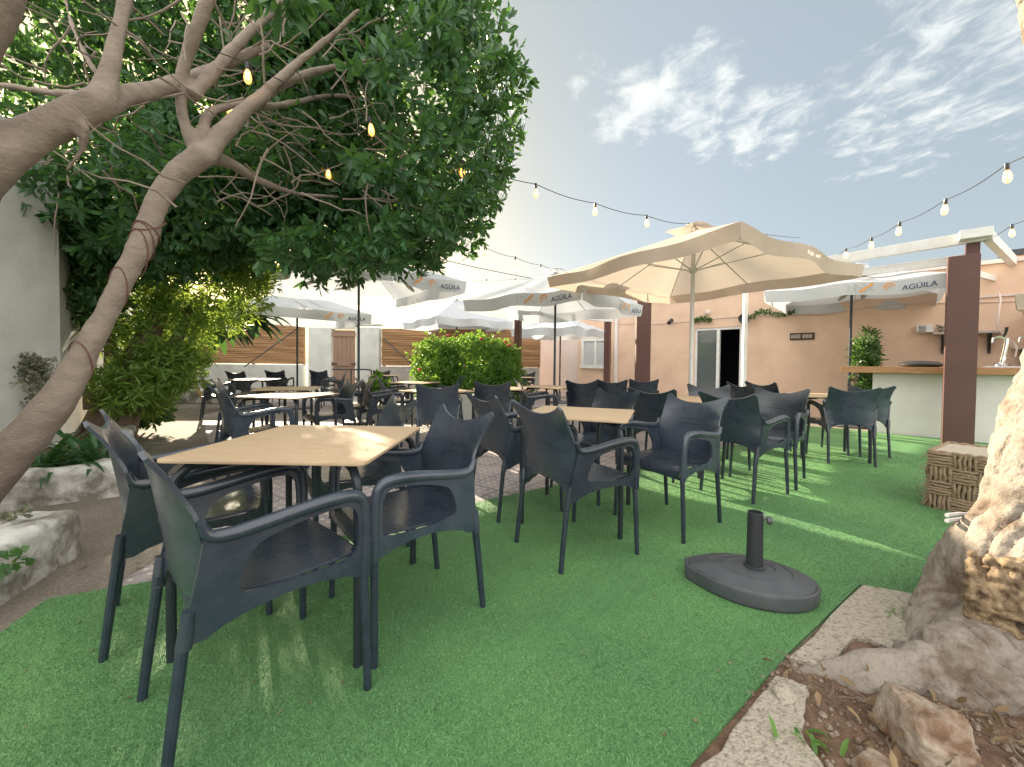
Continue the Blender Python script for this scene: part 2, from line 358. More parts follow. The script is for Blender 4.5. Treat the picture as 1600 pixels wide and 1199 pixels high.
def slab_piece(name, poly, top, label):
    mb = MB(); k = len(poly); out = []
    for i in range(k):
        a, b = np.array(poly[i]), np.array(poly[(i + 1) % k])
        for t in np.linspace(0, 1, 5)[:-1]:
            p = a + (b - a) * t; out.append(p + (RNG.normal(0, .006, 2) if t > 0 else 0))
    mb.prism([tuple(p) for p in out], .0, top)
    o = mb.build(name, M['slab'], smooth=False, bevel=.004)
    tag(o, label, 'paving slab'); return o
slab_piece('paving_slab', [(1.03, 1.46), (1.73, 1.955), (2.25, 1.70), (2.1, 1.55), (1.70, 1.52), (1.50, 1.50), (1.38, 1.57), (1.22, 1.47), (1.13, 1.42)], .020, 'broken pale concrete slab behind the gnarled trunk at the turf corner')
slab_piece('paving_slab', [(.52, 1.06), (.80, 1.275), (.92, 1.37), (1.0, 1.33), (.93, 1.24), (.86, 1.16), (.84, 1.02), (.80, .80), (.55, .75), (.3, .88)], .018, 'pale concrete slab running along the turf edge at the bottom of the picture')

# ------------------------------------------------------------------ chairs
G_CHAIR = 'plastic armchairs on the terrace'
def ip(z, tab):
    return float(np.interp(z, [t[0] for t in tab], [t[1] for t in tab]))
def make_chair():
    root = empty('plastic_armchair')
    ch, lg = M['chair'], M['chair_leg']
    # backrest
    W = [(.36, .198), (.45, .206), (.56, .224), (.63, .232), (.70, .222), (.78, .226), (.84, .236), (.90, .243)]
    YC = [(.36, -.200), (.45, -.214), (.60, -.238), (.75, -.262), (.87, -.292)]
    YE = [(.36, -.212), (.45, -.205), (.60, -.188), (.68, -.205), (.78, -.255), (.872, -.320)]
    P = []
    NU, NV = 21, 19
    for i in range(NU):
        u = -1 + 2 * i / (NU - 1); row = []
        au = abs(u); zt = .802 + .070 * au ** 2.1 - (.030 * ((au - .9) / .1) ** 2 if au > .9 else 0); zb = .365 + .075 * (1 - au ** 3)
        for j in range(NV):
            z = zb + (zt - zb) * j / (NV - 1)
            w = ip(z, W); y = ip(z, YC) + (ip(z, YE) - ip(z, YC)) * u * u
            row.append((u * w, y, z))
        P.append(row)
    back = MB().grid(P, .011)
    ob = back.build('backrest', ch, root)
    # two shallow ventilation slots
    sl = MB()
    for z, hw in ((.655, .085), (.69, .075)):
        pts = [(x, ip(z, YC) + (ip(z, YE) - ip(z, YC)) * (x / .23) ** 2 + .006, z) for x in np.linspace(-hw, hw, 9)]
        sl.tube(pts, .0025, 5)
    sl.build('slot', M['dark_metal'], ob)
    # seat
    P = []
    rows = [(-.215, .452), (-.15, .444), (-.08, .438), (0, .436), (.08, .440), (.15, .445), (.20, .446), (.235, .440), (.252, .425), (.256, .40), (.252, .375)]
    for i in range(15):
        u = -1 + 2 * i / 14; row = []
        for k, (y, z) in enumerate(rows):
            w = .200 + .036 * (y + .215) / .45
            dz = -.010 * (1 - u * u) if k < 7 else 0
            if k >= 9: dz += .012 * (1 - u * u)
            row.append((u * w, y - (.012 * u * u if k > 6 else 0), z + dz))
        P.append(row)
    MB().grid(P, .010).build('seat', ch, root)
    # armrest sides
    outer = [(-.190, .640), (-.175, .622), (-.12, .618), (-.04, .628), (.05, .641), (.13, .649), (.185, .648), (.216, .634), (.232, .60), (.238, .54), (.240, .46), (.240, .375), (.212, .375), (.17, .392), (.09, .405), (0, .405), (-.09, .392), (-.15, .372), (-.185, .352), (-.232, .350), (-.228, .40), (-.214, .47), (-.200, .56)]
    hole = [(-.07, .575), (-.05, .585), (-.02, .594), (.03, .606), (.08, .614), (.13, .620), (.170, .618), (.192, .605), (.203, .58), (.207, .53), (.207, .49), (.203, .465), (.19, .449), (.15, .440), (.09, .437), (.02, .436), (-.05, .440), (-.098, .447), (-.112, .456), (-.116, .475), (-.110, .505), (-.098, .535), (-.085, .558)]
    for sgn in (-1, 1):
        def X(y, z, off=0):
            f = (y + .23) / .47
            lo = .207 + (.256 - .207) * f; hi = .236 + (.263 - .236) * f
            return sgn * (lo + (hi - lo) * (z - .36) / .27 + off)
        mb = MB(); n = len(outer); vs = []
        for off in (.007, -.007):
            vs += [(X(y, z, off), y, z) for y, z in outer] + [(X(y, z, off), y, z) for y, z in hole]
        fs = []
        for b in (0, 2 * n):
            for i in range(n): fs.append((b + i, b + (i + 1) % n, b + n + (i + 1) % n, b + n + i))
        for i in range(n):
            j = (i + 1) % n
            fs.append((i, j, 2 * n + j, 2 * n + i)); fs.append((n + i, n + j, 3 * n + j, 3 * n + i))
        mb.add(vs, fs)
        rail = [(-.196, .668), (-.186, .636), (-.165, .622), (-.12, .620), (-.04, .630), (.05, .643), (.13, .650), (.185, .648), (.214, .632), (.228, .60), (.233, .53), (.233, .45), (.232, .37)]
        rp = catmull([(X(y, z, .0), y, z) for y, z in rail], 3)
        m = len(rp)
        rad = [float(np.interp(i / (m - 1), [0, .1, .2, .5, .62, .72, 1], [.010, .015, .019, .021, .019, .017, .0185])) for i in range(m)]
        mb.tube(rp, rad, 10)
        mb.tube([(X(-.22, .42), -.218, .44), (X(-.215, .35), -.228, .345)], [.016, .019], 10)
        mb.build('armrest', ch, root, sharp=50)
        MB().tube([(sgn * .250, .229, .40), (sgn * .262, .233, .2), (sgn * .270, .235, 0)], [.0145, .014, .0125], 10).build('leg', lg, root)
        MB().tube([(sgn * .204, -.226, .38), (sgn * .207, -.248, .19), (sgn * .209, -.269, 0)], [.0150, .0145, .013], 10).build('leg', lg, root)
    tag(root, 'x', 'armchair', G_CHAIR)
    return root
CH0 = make_chair()
CHAIRS = [
 (-.822, 1.309, -.734, 'big dark armchair nearest the camera at the left front, seen from behind'),
 (-1.375, 1.745, -.868, 'dark armchair tucked left of the front table, directly behind the nearest armchair'),
 (-.459, 1.751, 2.247, 'dark armchair at the right side of the front table, facing left'),
 (-.93, 2.36, 2.15, 'dark armchair behind the far right corner of the front table, only its back visible'),
 (.376, 2.366, -1.007, 'dark armchair seen from behind in front of the middle table, on the turf'),
 (.03, 3.02, -1.0, 'dark armchair seen from behind on the tiles left of the middle table'),
 (1.092, 2.762, 2.151, 'grey-looking armchair facing the camera right of the middle table, both arms in view'),
 (.70, 3.40, 2.2, 'grey-looking armchair facing the camera behind the middle table'),
 (1.976, 3.442, -.928, 'dark armchair seen from behind on striped sunlit turf, nearest the umbrella stand'),
 (2.467, 3.822, 2.284, 'grey-looking armchair on the turf facing left, right of the middle group'),
 (1.50, 4.0, -.72, 'dark armchair seen from behind, between the middle table and the white umbrella pole'),
 (2.23, 4.40, 2.943, 'grey-looking armchair facing the camera in front of the glass door'),
 (3.25, 5.3, -1.4, 'thin edge-on armchair back below the dark doorway opening'),
 (3.72, 5.7, -1.2, 'brownish dark armchair back against the peach wall, farthest right of the door group'),
 (3.796, 4.619, -.345, 'dark armchair seen from behind, nearer of the two in front of the bar'),
 (4.335, 5.053, -.247, 'dark armchair seen from behind, farther of the two in front of the bar'),
 (-.848, 4.652, .142, 'dark armchair seen from behind on the tiles, left one before the hedge'),
 (-.25, 5.342, .018, 'dark armchair seen from behind on the tiles, right one before the hedge'),
 (1.108, 6.021, -.434, 'dark armchair back left of the brown pillar, first of the row of three'),
 (1.59, 6.432, -.222, 'dark armchair back below the thin brown post, middle of the row of three'),
 (2.186, 6.799, -.189, 'dark armchair back in front of the big brown pillar, last of the row of three'),
 (.36, 5.75, -1.45, 'dark armchair seen from the side under the small table beside the red flowers'),
 (-2.36, 3.70, -.735, 'dark armchair left behind the front table, seen from the side with its arm reaching right'),
 (-3.5, 5.25, -1.1, 'dark armchair with a sunlit inner back at the left end of the second row table'),
 (-5.45, 7.5, -1.0, 'dark armchair at the left end of the farthest table, on the bare concrete path'),
 (-2.25, 4.98, 2.3, 'dark armchair facing the camera behind the table near the dark umbrella pole'),
 (-2.35, 5.95, 2.0, 'dark armchair with its curved back edge catching light, right end of the second row table'),
 (-1.85, 5.7, -1.0, 'dark armchair with a bright inner back left of the hedge, beside a small bright plant'),
 (-1.98, 6.85, -1.15, 'dark armchair behind another one left of the hedge, in front of the stone wall'),
 (-1.15, 7.0, 1.5, 'armchair with a pale curved edge in front of the left foot of the hedge'),
 (-5.27, 11.2, .1, 'small distant armchair back near the white gate pier'),
 (-6.0, 10.4, .15, 'small distant armchair back left of the leaning umbrella pole, nearer of two'),
 (-6.1, 9.2, -.1, 'small distant armchair back in front of the white low wall, leftmost by the fence'),
 (-4.25, 9.6, 1.9, 'distant armchair facing left right of the leaning umbrella pole, near the wooden gate'),
 (-3.75, 11.6, .3, 'distant armchair standing before the wooden gate under a pale table'),
 (.35, 11.2, .2, 'distant dark armchair right of the hedge by the pale pink wall'),
]
for i, (x, y, a, lab) in enumerate(CHAIRS):
    o = CH0 if i == 0 else copy_tree(CH0)
    o.location = (x, y, .014 if in_poly(np.array([x]), np.array([y]), TURF)[0] else .004); o.rotation_euler.z = a; o['label'] = lab

# ------------------------------------------------------------------ tables
def make_table(sx, sy):
    root = empty('bistro_table'); h = .728
    r = .035; poly = []
    for cx, cy, a0 in ((sx / 2 - r, sy / 2 - r, 0), (-sx / 2 + r, sy / 2 - r, 90), (-sx / 2 + r, -sy / 2 + r, 180), (sx / 2 - r, -sy / 2 + r, 270)):
        for k in range(7):
            a = R(a0 + 15 * k); poly.append((cx + r * math.cos(a), cy + r * math.sin(a)))
    MB().prism(poly, h - .012, h).build('tabletop', M['table'], root, sharp=40, bevel=.0025)
    MB().box((0, 0, h - .028), (sx * .45, .03, .026)).box((0, .015 + (sy * .45 - .03) / 4, h - .0285), (.03, (sy * .45 - .03) / 2, .025)).box((0, -.015 - (sy * .45 - .03) / 4, h - .0285), (.03, (sy * .45 - .03) / 2, .025)).build('frame', M['table_leg'], root)
    for a in (-1, 1):
        for b in (-1, 1):
            fx, fy = a * (sx / 2 - .035), b * (sy / 2 - .035)
            pts = catmull([(fx, fy, 0), (fx, fy, .30), (fx * .99, fy * .99, .60), (fx * .93, fy * .93, .672), (fx * .80, fy * .80, .696), (fx * .40, fy * .40, .700)], 5)
            MB().tube(pts, .016, 10).build('leg', M['table_leg'], root)
    return root
G_TAB = 'wood-topped tables on the terrace'
T0 = make_table(.74, .80)
tag(T0, 'large foreground table with pale wood top and dark metal legs', 'table', G_TAB)
T0.location = (-.862, 1.775, .014); T0.rotation_euler.z = -.02
TS = make_table(.714, .714)
TABLES = [
 (.487, 2.878, -.355, 'pale wood table in the middle of the terrace behind the armchairs on the turf edge'),
 (-2.36, 4.29, -.163, 'pale wood table left, nearest of the three in a row towards the fence'),
 (-2.96, 5.34, .32, 'pale wood table left, middle of the three in a row towards the fence'),
 (-5.0, 7.86, .23, 'small distant wood table left, farthest of the three in a row towards the fence'),
 (-.95, 5.15, -.75, 'wood table half hidden by the left chair back in front of the hedge'),
 (-.15, 5.85, -.1, 'wood table behind the right chair back in front of the hedge'),
 (-1.75, 8.0 - .75, -.3, 'narrow sunlit wood table at the left foot of the hedge'),
 (.62, 6.3, -.7, 'small wood table beside the red flowers, right of the thin brown post'),
 (1.75, 4.27, -.7, 'wood table hidden behind the armchairs at the white umbrella pole'),
 (3.8, 4.88, -.345, 'wood table in front of the two armchairs by the bar'),
 (-3.5, 11.0, .1, 'distant pale table in front of the wooden gate'),
 (.2, 10.6, .1, 'distant pale table right of the hedge by the pink wall'),
]
for i, (x, y, a, lab) in enumerate(TABLES):
    o = TS if i == 0 else copy_tree(TS)
    o.location = (x, y, .014 if in_poly(np.array([x]), np.array([y]), TURF)[0] else .004); o.rotation_euler.z = a; tag(o, lab, 'table', G_TAB)

# ------------------------------------------------------------------ umbrellas
def text_mesh(name, s, size, m, parent, mtx, bold=False):
    c = bpy.data.curves.new(name, 'FONT'); c.body = s; c.size = size; c.extrude = .0008; c.align_x = 'LEFT'; c.offset = size * (.012 if bold else 0)
    o = bpy.data.objects.new(name, c); COL.objects.link(o)
    dg = bpy.context.evaluated_depsgraph_get(); me = bpy.data.meshes.new_from_object(o.evaluated_get(dg)); bpy.data.objects.remove(o)
    me.transform(mtx)
    return link_mesh(name, me, m, parent)

def make_umbrella(name, cx, cy, hd, rim, apex, ang, label, canvas, polemat, base=True, logo=(), val=.20, pole_bottom=0.0, tilt=(0, 0), wave=.035, seed=0, hub_drop=.0, swoosh=False):
    """square parasol: hd half diagonal, ang direction of one corner"""
    root = empty(name, (cx, cy, 0)); tag(root, label, 'umbrella')
    rg = random.Random(seed)
    C = [np.array((hd * math.cos(ang + k * math.pi / 2), hd * math.sin(ang + k * math.pi / 2))) for k in range(4)]
    def zoff(p): return tilt[0] * p[0] + tilt[1] * p[1]
    mb = MB(); NR, NS = 14, 25; edges = []
    for k in range(4):
        a, b = C[k], C[(k + 1) % 4]; P = []
        ph = rg.random() * 6
        for i in range(NR):
            r = .12 + .88 * i / (NR - 1); row = []
            for j in range(NS):
                s = j / (NS - 1); q = a + (b - a) * s
                inw = 1 - .035 * math.sin(2 * math.pi * s) ** 2 * r
                p = q * r * inw
                sag = .055 * math.sin(2 * math.pi * s) ** 2 * r * math.sin(math.pi * min(1, r * .85)) + .012 * math.sin(9 * s + ph) * r * r * (math.sin(math.pi * s))
                z = apex - (apex - rim) * r ** .94 - sag + zoff(p)
                row.append((p[0], p[1], z))
            P.append(row)
        mb.grid(P); edges.append((P[-1], a, b, ph))
    can = mb.build('canopy', canvas, root, sharp=80)
    # hanging valance along each side
    vb = MB()
    for (E, a, b, ph) in edges:
        n2 = np.array([(a + b)[0], (a + b)[1], 0.]); n2 /= np.linalg.norm(n2)
        P = []
        for i, t in enumerate(np.linspace(0, 1, 6)):
            row = []
            for j, p in enumerate(E):
                s = j / (NS - 1)
                p = np.array(p); o = n2 * (wave * t * math.sin(14 * s + ph) * (.3 + .7 * math.sin(math.pi * s)) - .02 * t)
                lift = .25 * math.exp(-((s - .5) / .05) ** 2) * t * val * 0 
                ins = .03 * t * ((1 if s < .04 else 0) - (1 if s > .96 else 0))
                e = np.array([(b - a)[0], (b - a)[1], 0.]); e /= np.linalg.norm(e)
                row.append(tuple(p + o + e * ins + np.array([0, 0, -t * val + lift])))
            P.append(row)
        vb.grid(P)
    vb.build('valance', canvas, can, sharp=80)
    # vent cap
    P = []
    vc = MB()
    for k in range(4):
        a, b = C[k], C[(k + 1) % 4]; P = []
        for i in range(4):
            r = .0 + .19 * i / 3
            P.append([tuple(np.append((a + (b - a) * s) * r, apex + .055 - .50 * r * (apex - rim) * 1.3 + .012 * math.sin(10 * s))) for s in np.linspace(0, 1, 7)])
        vc.grid(P)
    vc.build('vent_cap', canvas, can, sharp=80)
    pts = [(0, 0, pole_bottom), (0, 0, apex - .02)]
    MB().tube(pts, .021 if polemat is not M['white_metal'] else .026, 12).build('pole', polemat, root)
    hz = rim + .02 - hub_drop
    MB().lathe([(.03, -.03), (.05, -.02), (.05, .03), (.03, .04)], (0, 0, hz), 14).build('hub', M['white_metal'], root)
    MB().lathe([(.0, .0), (.05, -.005), (.045, -.06), (.02, -.07)], (0, 0, apex - .03), 14).build('top_hub', M['white_metal'], root)
    for k in range(8):
        q = C[k // 2] if k % 2 == 0 else (C[k // 2] + C[(k // 2 + 1) % 4]) / 2
        rib = MB()
        def cz(r): return apex - (apex - rim) * r ** .94 - .018 + zoff(q * r)
        rb = MB().tube([(q[0] * r, q[1] * r, cz(r)) for r in (.05, .3, .6, .97)], .008, 6).build('rib', M['white_metal'], root)
        MB().tube([(q[0] * .03, q[1] * .03, hz), (q[0] * .52, q[1] * .52, cz(.52) - .008)], .007, 6).build('strut', M['white_metal'], rb)
    if base:
        MB().lathe([(.27, 0), (.28, .02), (.27, .045), (.20, .06), (.06, .075), (.035, .09), (.033, .30), (.028, .31)], (0, 0, pole_bottom), 28).build('base', M['base_plastic'], root)
    for k in logo:
        E, a, b, ph = edges[k]
        # outside view: left end is b->a depending on the side; outward normal
        e = np.array([(b - a)[0], (b - a)[1], 0.]); Ls = np.linalg.norm(e); e /= Ls
        n2 = np.array([(a + b)[0], (a + b)[1], 0.]); n2 /= np.linalg.norm(n2)
        z = np.array([0, 0, 1.])
        # reading direction when looked at from outside: x axis = z cross n = e
        x = np.cross(z, n2); start = a if np.dot(x, e) > 0 else b
        Eu = E if np.dot(x, e) > 0 else E[::-1]
        def at(u, d):
            f = u * (NS - 1); i = min(int(f), NS - 2); p = np.array(Eu[i]) * (1 - (f - i)) + np.array(Eu[i + 1]) * (f - i)
            return p + n2 * .034 + np.array([0, 0, d])
        u0 = .62
        u0 = 1 - .86 / Ls; p0 = at(1 - .50 / Ls, -val * .78)
        dirx = at(.975, 0) - at(1 - .50 / Ls, 0); dirx /= np.linalg.norm(dirx)
        zz = np.cross(n2, dirx) * -1; zz = np.array([0, 0, 1.]) ; nn = np.cross(dirx, zz)
        MT = Matrix(((dirx[0], zz[0], nn[0], p0[0]), (dirx[1], zz[1], nn[1], p0[1]), (dirx[2], zz[2], nn[2], p0[2]), (0, 0, 0, 1)))
        text_mesh('lettering', 'AGÜILA', .105, M['ink_navy'], can, MT, True)
        # bar, bar, crossing strokes and the round emblem, as on the cloth
        def stroke(pts, w, m, nm):
            sb = MB(); vs = []
            for (uu, hh) in pts:
                vs.append(at(u0 + uu / Ls, -val * .80) + np.array([0, 0, hh]))
            fr = []
            for i, p in enumerate(vs):
                t = vs[min(i + 1, len(vs) - 1)] - vs[max(i - 1, 0)]; t /= np.linalg.norm(t); s = np.cross(n2, t)
                fr.append([p + s * w / 2 * (1 if not isinstance(w, list) else w[i]), p - s * w / 2])
            sb.grid([[tuple(q) for q in row] for row in fr], .001)
            sb.build(nm, m, can, smooth=False)
        stroke([(-.28, 0), (-.28, .12)], .014, M['ink_grey'], 'emblem')
        stroke([(-.20, 0), (-.20, .12)], .014, M['ink_grey'], 'emblem')
        stroke([(-.20, .12), (-.10, .03)], .014, M['ink_grey'], 'emblem')
        stroke([(-.14, 0), (.02, .13)], .036, M['ink_orange'], 'emblem')
        stroke([(-.10, .13), (.06, 0)], .012, M['ink_grey'], 'emblem')
        arc = [(.215 + .06 * math.cos(t), .065 + .06 * math.sin(t)) for t in np.linspace(.1, 3.3, 12)]
        stroke(arc, .020, M['ink_orange'], 'emblem')
        arc = [(.215 + .035 * math.cos(t), .045 + .035 * math.sin(t)) for t in np.linspace(1.0, 4.0, 8)]
        stroke(arc, .016, M['ink_orange'], 'emblem')
    if swoosh:
        # large pale leaf strokes printed on the cloth
        for (k, s0, r0, s1, r1, bend, w) in swoosh:
            sb = MB()
            a, b = C[k], C[(k + 1) % 4]; L_ = []; R_ = []
            for t in np.linspace(0, 1, 12):
                s = s0 + (s1 - s0) * t + bend * math.sin(math.pi * t) * .5; r = r0 + (r1 - r0) * t
                ww = w * math.sin(math.pi * (.08 + .9 * t)) ** .7
                for lst, sg in ((L_, -1), (R_, 1)):
                    ss = min(.98, max(.02, s + sg * ww)); q = (a + (b - a) * ss) * r * (1 - .035 * math.sin(2 * math.pi * ss) ** 2 * r)
                    sag = .055 * math.sin(2 * math.pi * ss) ** 2 * r * math.sin(math.pi * min(1, r * .85))
                    lst.append((q[0], q[1], apex - (apex - rim) * r ** .94 - sag + zoff(q) + .006))
            sb.grid([L_, R_])
            sb.grid([[(p[0], p[1], p[2] - .018) for p in L_], [(p[0], p[1], p[2] - .018) for p in R_]])
            sb.build('cloth_print', M['ink_print'], can)
    return root

SW = [(0, .25, .55, .45, .95, .1, .03), (0, .40, .5, .62, .93, .1, .035), (1, .3, .5, .5, .95, -.1, .03), (1, .6, .55, .75, .95, .1, .03), (2, .2, .5, .42, .95, .1, .035), (2, .5, .45, .6, .9, .15, .035), (3, .3, .5, .45, .95, .1, .03), (3, .55, .5, .75, .92, -.1, .03)]
make_umbrella('parasol', 2.28, 5.14, 1.86, 2.27, 2.80, R(-13), 'large cream parasol on a white pole in front of the glass door', M['cream'], M['white_metal'], val=.14, seed=1, wave=.02)
make_umbrella('parasol', -2.72, 7.15, 1.92, 2.50, 3.05, R(-3), 'white parasol on a dark pole partly behind the tree crown, lettering on its right edge', M['canvas'], M['navy_pole'], logo=(3, 0), seed=2, swoosh=SW)
make_umbrella('parasol', -4.9, 9.2, 1.75, 2.18, 2.72, R(-4), 'low bluish white parasol on a dark pole in front of the brown fence', M['canvas'], M['navy_pole'], seed=3, tilt=(-.015, 0), wave=.07, swoosh=SW, logo=(3,))
make_umbrella('parasol', .78, 7.4, 1.68, 2.20, 2.78, R(-83), 'white parasol with dark pole in the centre of the terrace, lettering on its wavy edge', M['canvas'], M['navy_pole'], logo=(3, 0), seed=4, wave=.03)
make_umbrella('parasol', -1.64, 11.9, 1.70, 2.28, 2.98, R(-10), 'pale distant parasol above the hedge', M['canvas'], M['brown_steel'], seed=5, wave=.05)
make_umbrella('parasol', 1.33, 11.2, 1.40, 2.02, 2.45, R(-80), 'low pale parasol in front of the small white window', M['canvas'], M['brown_steel'], seed=6, wave=.05)
make_umbrella('parasol', -1.24, 13.7, 1.55, 2.38, 2.75, R(45), 'farthest white parasol, a flat band just above the hedge top', M['canvas'], M['white_metal'], seed=7)
make_umbrella('parasol', 6.15, 7.35, 1.64, 2.43, 2.90, R(2), 'white parasol with dark pole right of the door, lettering beside the big brown post', M['canvas'], M['navy_pole'], logo=(2,), seed=8, wave=.012, swoosh=SW)
make_umbrella('parasol', 8.35, 4.95, 1.85, 2.05, 2.7, R(170), 'cream parasol cut off by the right picture edge, right of the beer taps', M['cream'], M['white_metal'], seed=9)

# loose parasol base
def parasol_foot():
    root = empty('umbrella_stand', (1.17, 1.93, .014), R(-22)); tag(root, 'empty black plastic parasol base with an upright tube standing alone on the turf', 'umbrella stand')
    out = []
    for t in np.linspace(-1, 1, 31):
        x = -.30 + .57 * (t + 1) / 2
        w = .205 * math.sqrt(max(0, 1 - (x / .272) ** 2)) if x > 0 else .205 * (1 - (x / .30) ** 2 * .80)
        out.append((x, w))
    ol = [(x, -w) for x, w in out] + [(x, w) for x, w in reversed(out) if w > .001]
    mb = MB()
    lv = [(0.95, 0), (.985, .012), (1.0, .062), (.99, .070), (.965, .073), (.945, .070), (.93, .076), (.64, .098), (.62, .100), (.61, .096), (.42, .103), (.37, .107), (.355, .103), (.13, .106)]
    P = [[(x * s, y * s, z) for x, y in ol + ol[:1]] for s, z in lv]
    mb.grid(P)
    n = len(ol); mb.add([(x * .13, y * .13, .106) for x, y in ol], [tuple(range(n))])
    mb.build('weight', M['base_plastic'], root, sharp=25)
    MB().lathe([(.046, .10), (.046, .112), (.036, .116), (.034, .37), (.030, .372), (.030, .30)], (.01, .0, 0), 20).build('tube', M['dark_metal'], root)
    kb = MB().tube([(.035, -.005, .345), (.062, -.012, .345)], .006, 8).build('knob', M['base_plastic'], root)
    kb2 = MB().lathe([(.008, -.012), (.018, -.01), (.020, 0), (.018, .01), (.008, .012)], (0, 0, 0), 12)
    kb2.v = [(.066 + z, -.013 + y, .342 + x) for x, y, z in kb2.v]
    kb2.build('grip', M['base_plastic'], kb)
    MB().box((.042, -.004, .352), (.012, .022, .03)).build('clamp', M['steel'], root, bevel=.002)
parasol_foot()

# ------------------------------------------------------------------ camera model (picture measurements -> world points)
CF, CY, CH, CP, CR = 630.126, 582.197, 1.08671, .0221895, .0100547
def at(px, py, Y):
    x, y = px - 800, py - CY; c, s = math.cos(CR), math.sin(CR); x, y = c * x + s * y, -s * x + c * y
    d = np.array([x / CF, 1, -y / CF]); d = np.array([d[0], math.cos(CP) * d[1] + math.sin(CP) * d[2], -math.sin(CP) * d[1] + math.cos(CP) * d[2]])
    t = Y / d[1]; return np.array([0, 0, CH]) + d * t

# ------------------------------------------------------------------ house, bar, pergola
E_ = np.array([.7071, -.7071, 0]); Nn = np.array([-.7071, -.7071, 0])
F0 = np.array([4.70, 10.40, 0])
def fp(s, n, z): return F0 + E_ * s + Nn * n + np.array([0, 0, z])
ROT = Matrix.Rotation(R(-45), 4, 'Z')
def fbox(mb, s0, s1, n0, n1, z0, z1):
    c = fp((s0 + s1) / 2, (n0 + n1) / 2, (z0 + z1) / 2); mb.box(c, (abs(s1 - s0), abs(n1 - n0), z1 - z0), M=ROT); return mb
house = empty('house', tuple(F0)); tag(house, 'long low house with peach rendered wall and a sliding glass door', 'house')
def hpart(mb, name, m, parent=None, **k):
    mb.v = [tuple(np.array(v) - F0) for v in mb.v]; return mb.build(name, m, parent or house, **k)
DW = 1.10; DH = 2.03
wb = MB()
fbox(wb, -3.66, -.0, -.25, 0, -.02, 2.86); fbox(wb, 0, DW, -.25, 0, DH, 2.86); fbox(wb, DW, 9.5, -.25, 0, -.02, 2.86)
hpart(wb, 'wall', M['facade'], smooth=False)
rb = MB(); fbox(rb, -3.7, 9.6, -3.5, .06, 2.863, 2.93); hpart(rb, 'roof', M['facade_pale'], smooth=False)
pb = MB(); fbox(pb, 5.2, 9.5, -3.3, -.9, 2.934, 3.12); hpart(pb, 'upper_wall', M['facade'], smooth=False)
pb = MB(); fbox(pb, 5.1, 9.6, -3.4, -.8, 3.123, 3.22); hpart(pb, 'upper_roof', M['dark_metal'], smooth=False)
hf = MB()
for s0, s1 in ((0, .05), (DW / 2 - .03, DW / 2 + .04), (DW - .06, DW)): fbox(hf, s0, s1, -.10, -.02, 0, DH - .06)
fbox(hf, 0, DW, -.10, -.02, DH - .058, DH)
dr = hpart(hf, 'sliding_door', M['white_metal'], smooth=False)
gp = MB(); fbox(gp, .052, DW / 2 - .032, -.07, -.055, .02, DH - .06); hpart(gp, 'pane', M['glass'], dr, smooth=False)
dk = MB(); fbox(dk, -.3, 2.2, -2.6, -2.5, 0, DH + .3); fbox(dk, -.3, 2.2, -2.5, -.26, DH + .1, DH + .2); fbox(dk, -.35, -.30, -2.5, -.26, 0, DH + .1); fbox(dk, 2.2, 2.25, -2.5, -.26, 0, DH + .1); hpart(dk, 'room', M['dark_room'], smooth=False)
# window (parts of the house)
ws0, ws1 = -3.50, -2.45
wf = MB()
for a, b in ((ws0, ws0 + .10), (ws1 - .10, ws1), ((ws0 + ws1) / 2 - .035, (ws0 + ws1) / 2 + .035)): fbox(wf, a, b, .003, .05, 1.06, 1.80)
fbox(wf, ws0, ws1, .003, .05, 1.803, 1.88); fbox(wf, ws0 - .03, ws1 + .03, .003, .08, .96, 1.057)
w = hpart(wf, 'window', M['white_metal'], smooth=False)
wc = MB(); fbox(wc, ws0 + .05, ws1 - .05, .004, .015, 1.05, 1.81); hpart(wc, 'curtain', M['curtain'], w, smooth=False)
tr = MB(); fbox(tr, -2.30, -2.22, .003, .05, 0, 2.855); hpart(tr, 'downpipe', M['white_metal'], smooth=False)
# conduit and skirting line on the wall
cb = MB(); cb.tube([tuple(fp(s, .015, 2.25 + .04 * math.sin(s * 2.1) - .03 * (1 if 0 < s < 1 else 0))) for s in np.linspace(-2.2, 6.5, 40)], .009, 6); hpart(cb, 'wall_cable', M['facade_pale'])
cb = MB(); fbox(cb, 4.5, 8.6, .003, .03, 2.30, 2.34); hpart(cb, 'wall_ledge', M['facade_pale'], smooth=False)

g = MB()
c = fp(-6.0, -.08, 0)
fbox(g, -9.4, -3.67, -.28, -.05, -.02, 2.35)
o = g.build('garden_wall', M['facade_pale'], smooth=False); tag(o, 'pale pink garden wall continuing left of the peach house', 'wall')

def fthing(name, label, cat, s, n, z, **k):
    o = empty(name, tuple(fp(s, n, z)), R(-45)); return tag(o, label, cat, **k)
# wall lamp
t = fthing('wall_lamp', 'small dark spotlight on the peach wall between brown pillar and glass door', 'lamp', -.62, .0, 2.28)
MB().lathe([(.05, 0), (.055, .01), (.05, .02)], (0, 0, 0), 14).build('backplate', M['dark_metal'], t).rotation_euler = (R(90), 0, 0)
MB().tube([(0, -.02, 0), (.0, -.10, -.03), (.0, -.16, -.08)], [.015, .04, .055], 12).build('spot', M['dark_metal'], t)
t = fthing('wall_lamp', 'small pale round lamp on the peach wall above the glass door', 'lamp', .30, .0, 2.42)
MB().lathe([(.07, 0), (.075, .02), (.05, .06), (.01, .075)], (0, 0, 0), 16).build('shade', M['facade_pale'], t).rotation_euler = (R(90), 0, 0)
t = fthing('loudspeaker', 'round black loudspeaker on a bracket at the top right of the doorway', 'loudspeaker', 1.18, .0, 2.20)
MB().tube([(0, 0, 0), (0, -.12, 0)], .018, 8).build('bracket', M['dark_metal'], t)
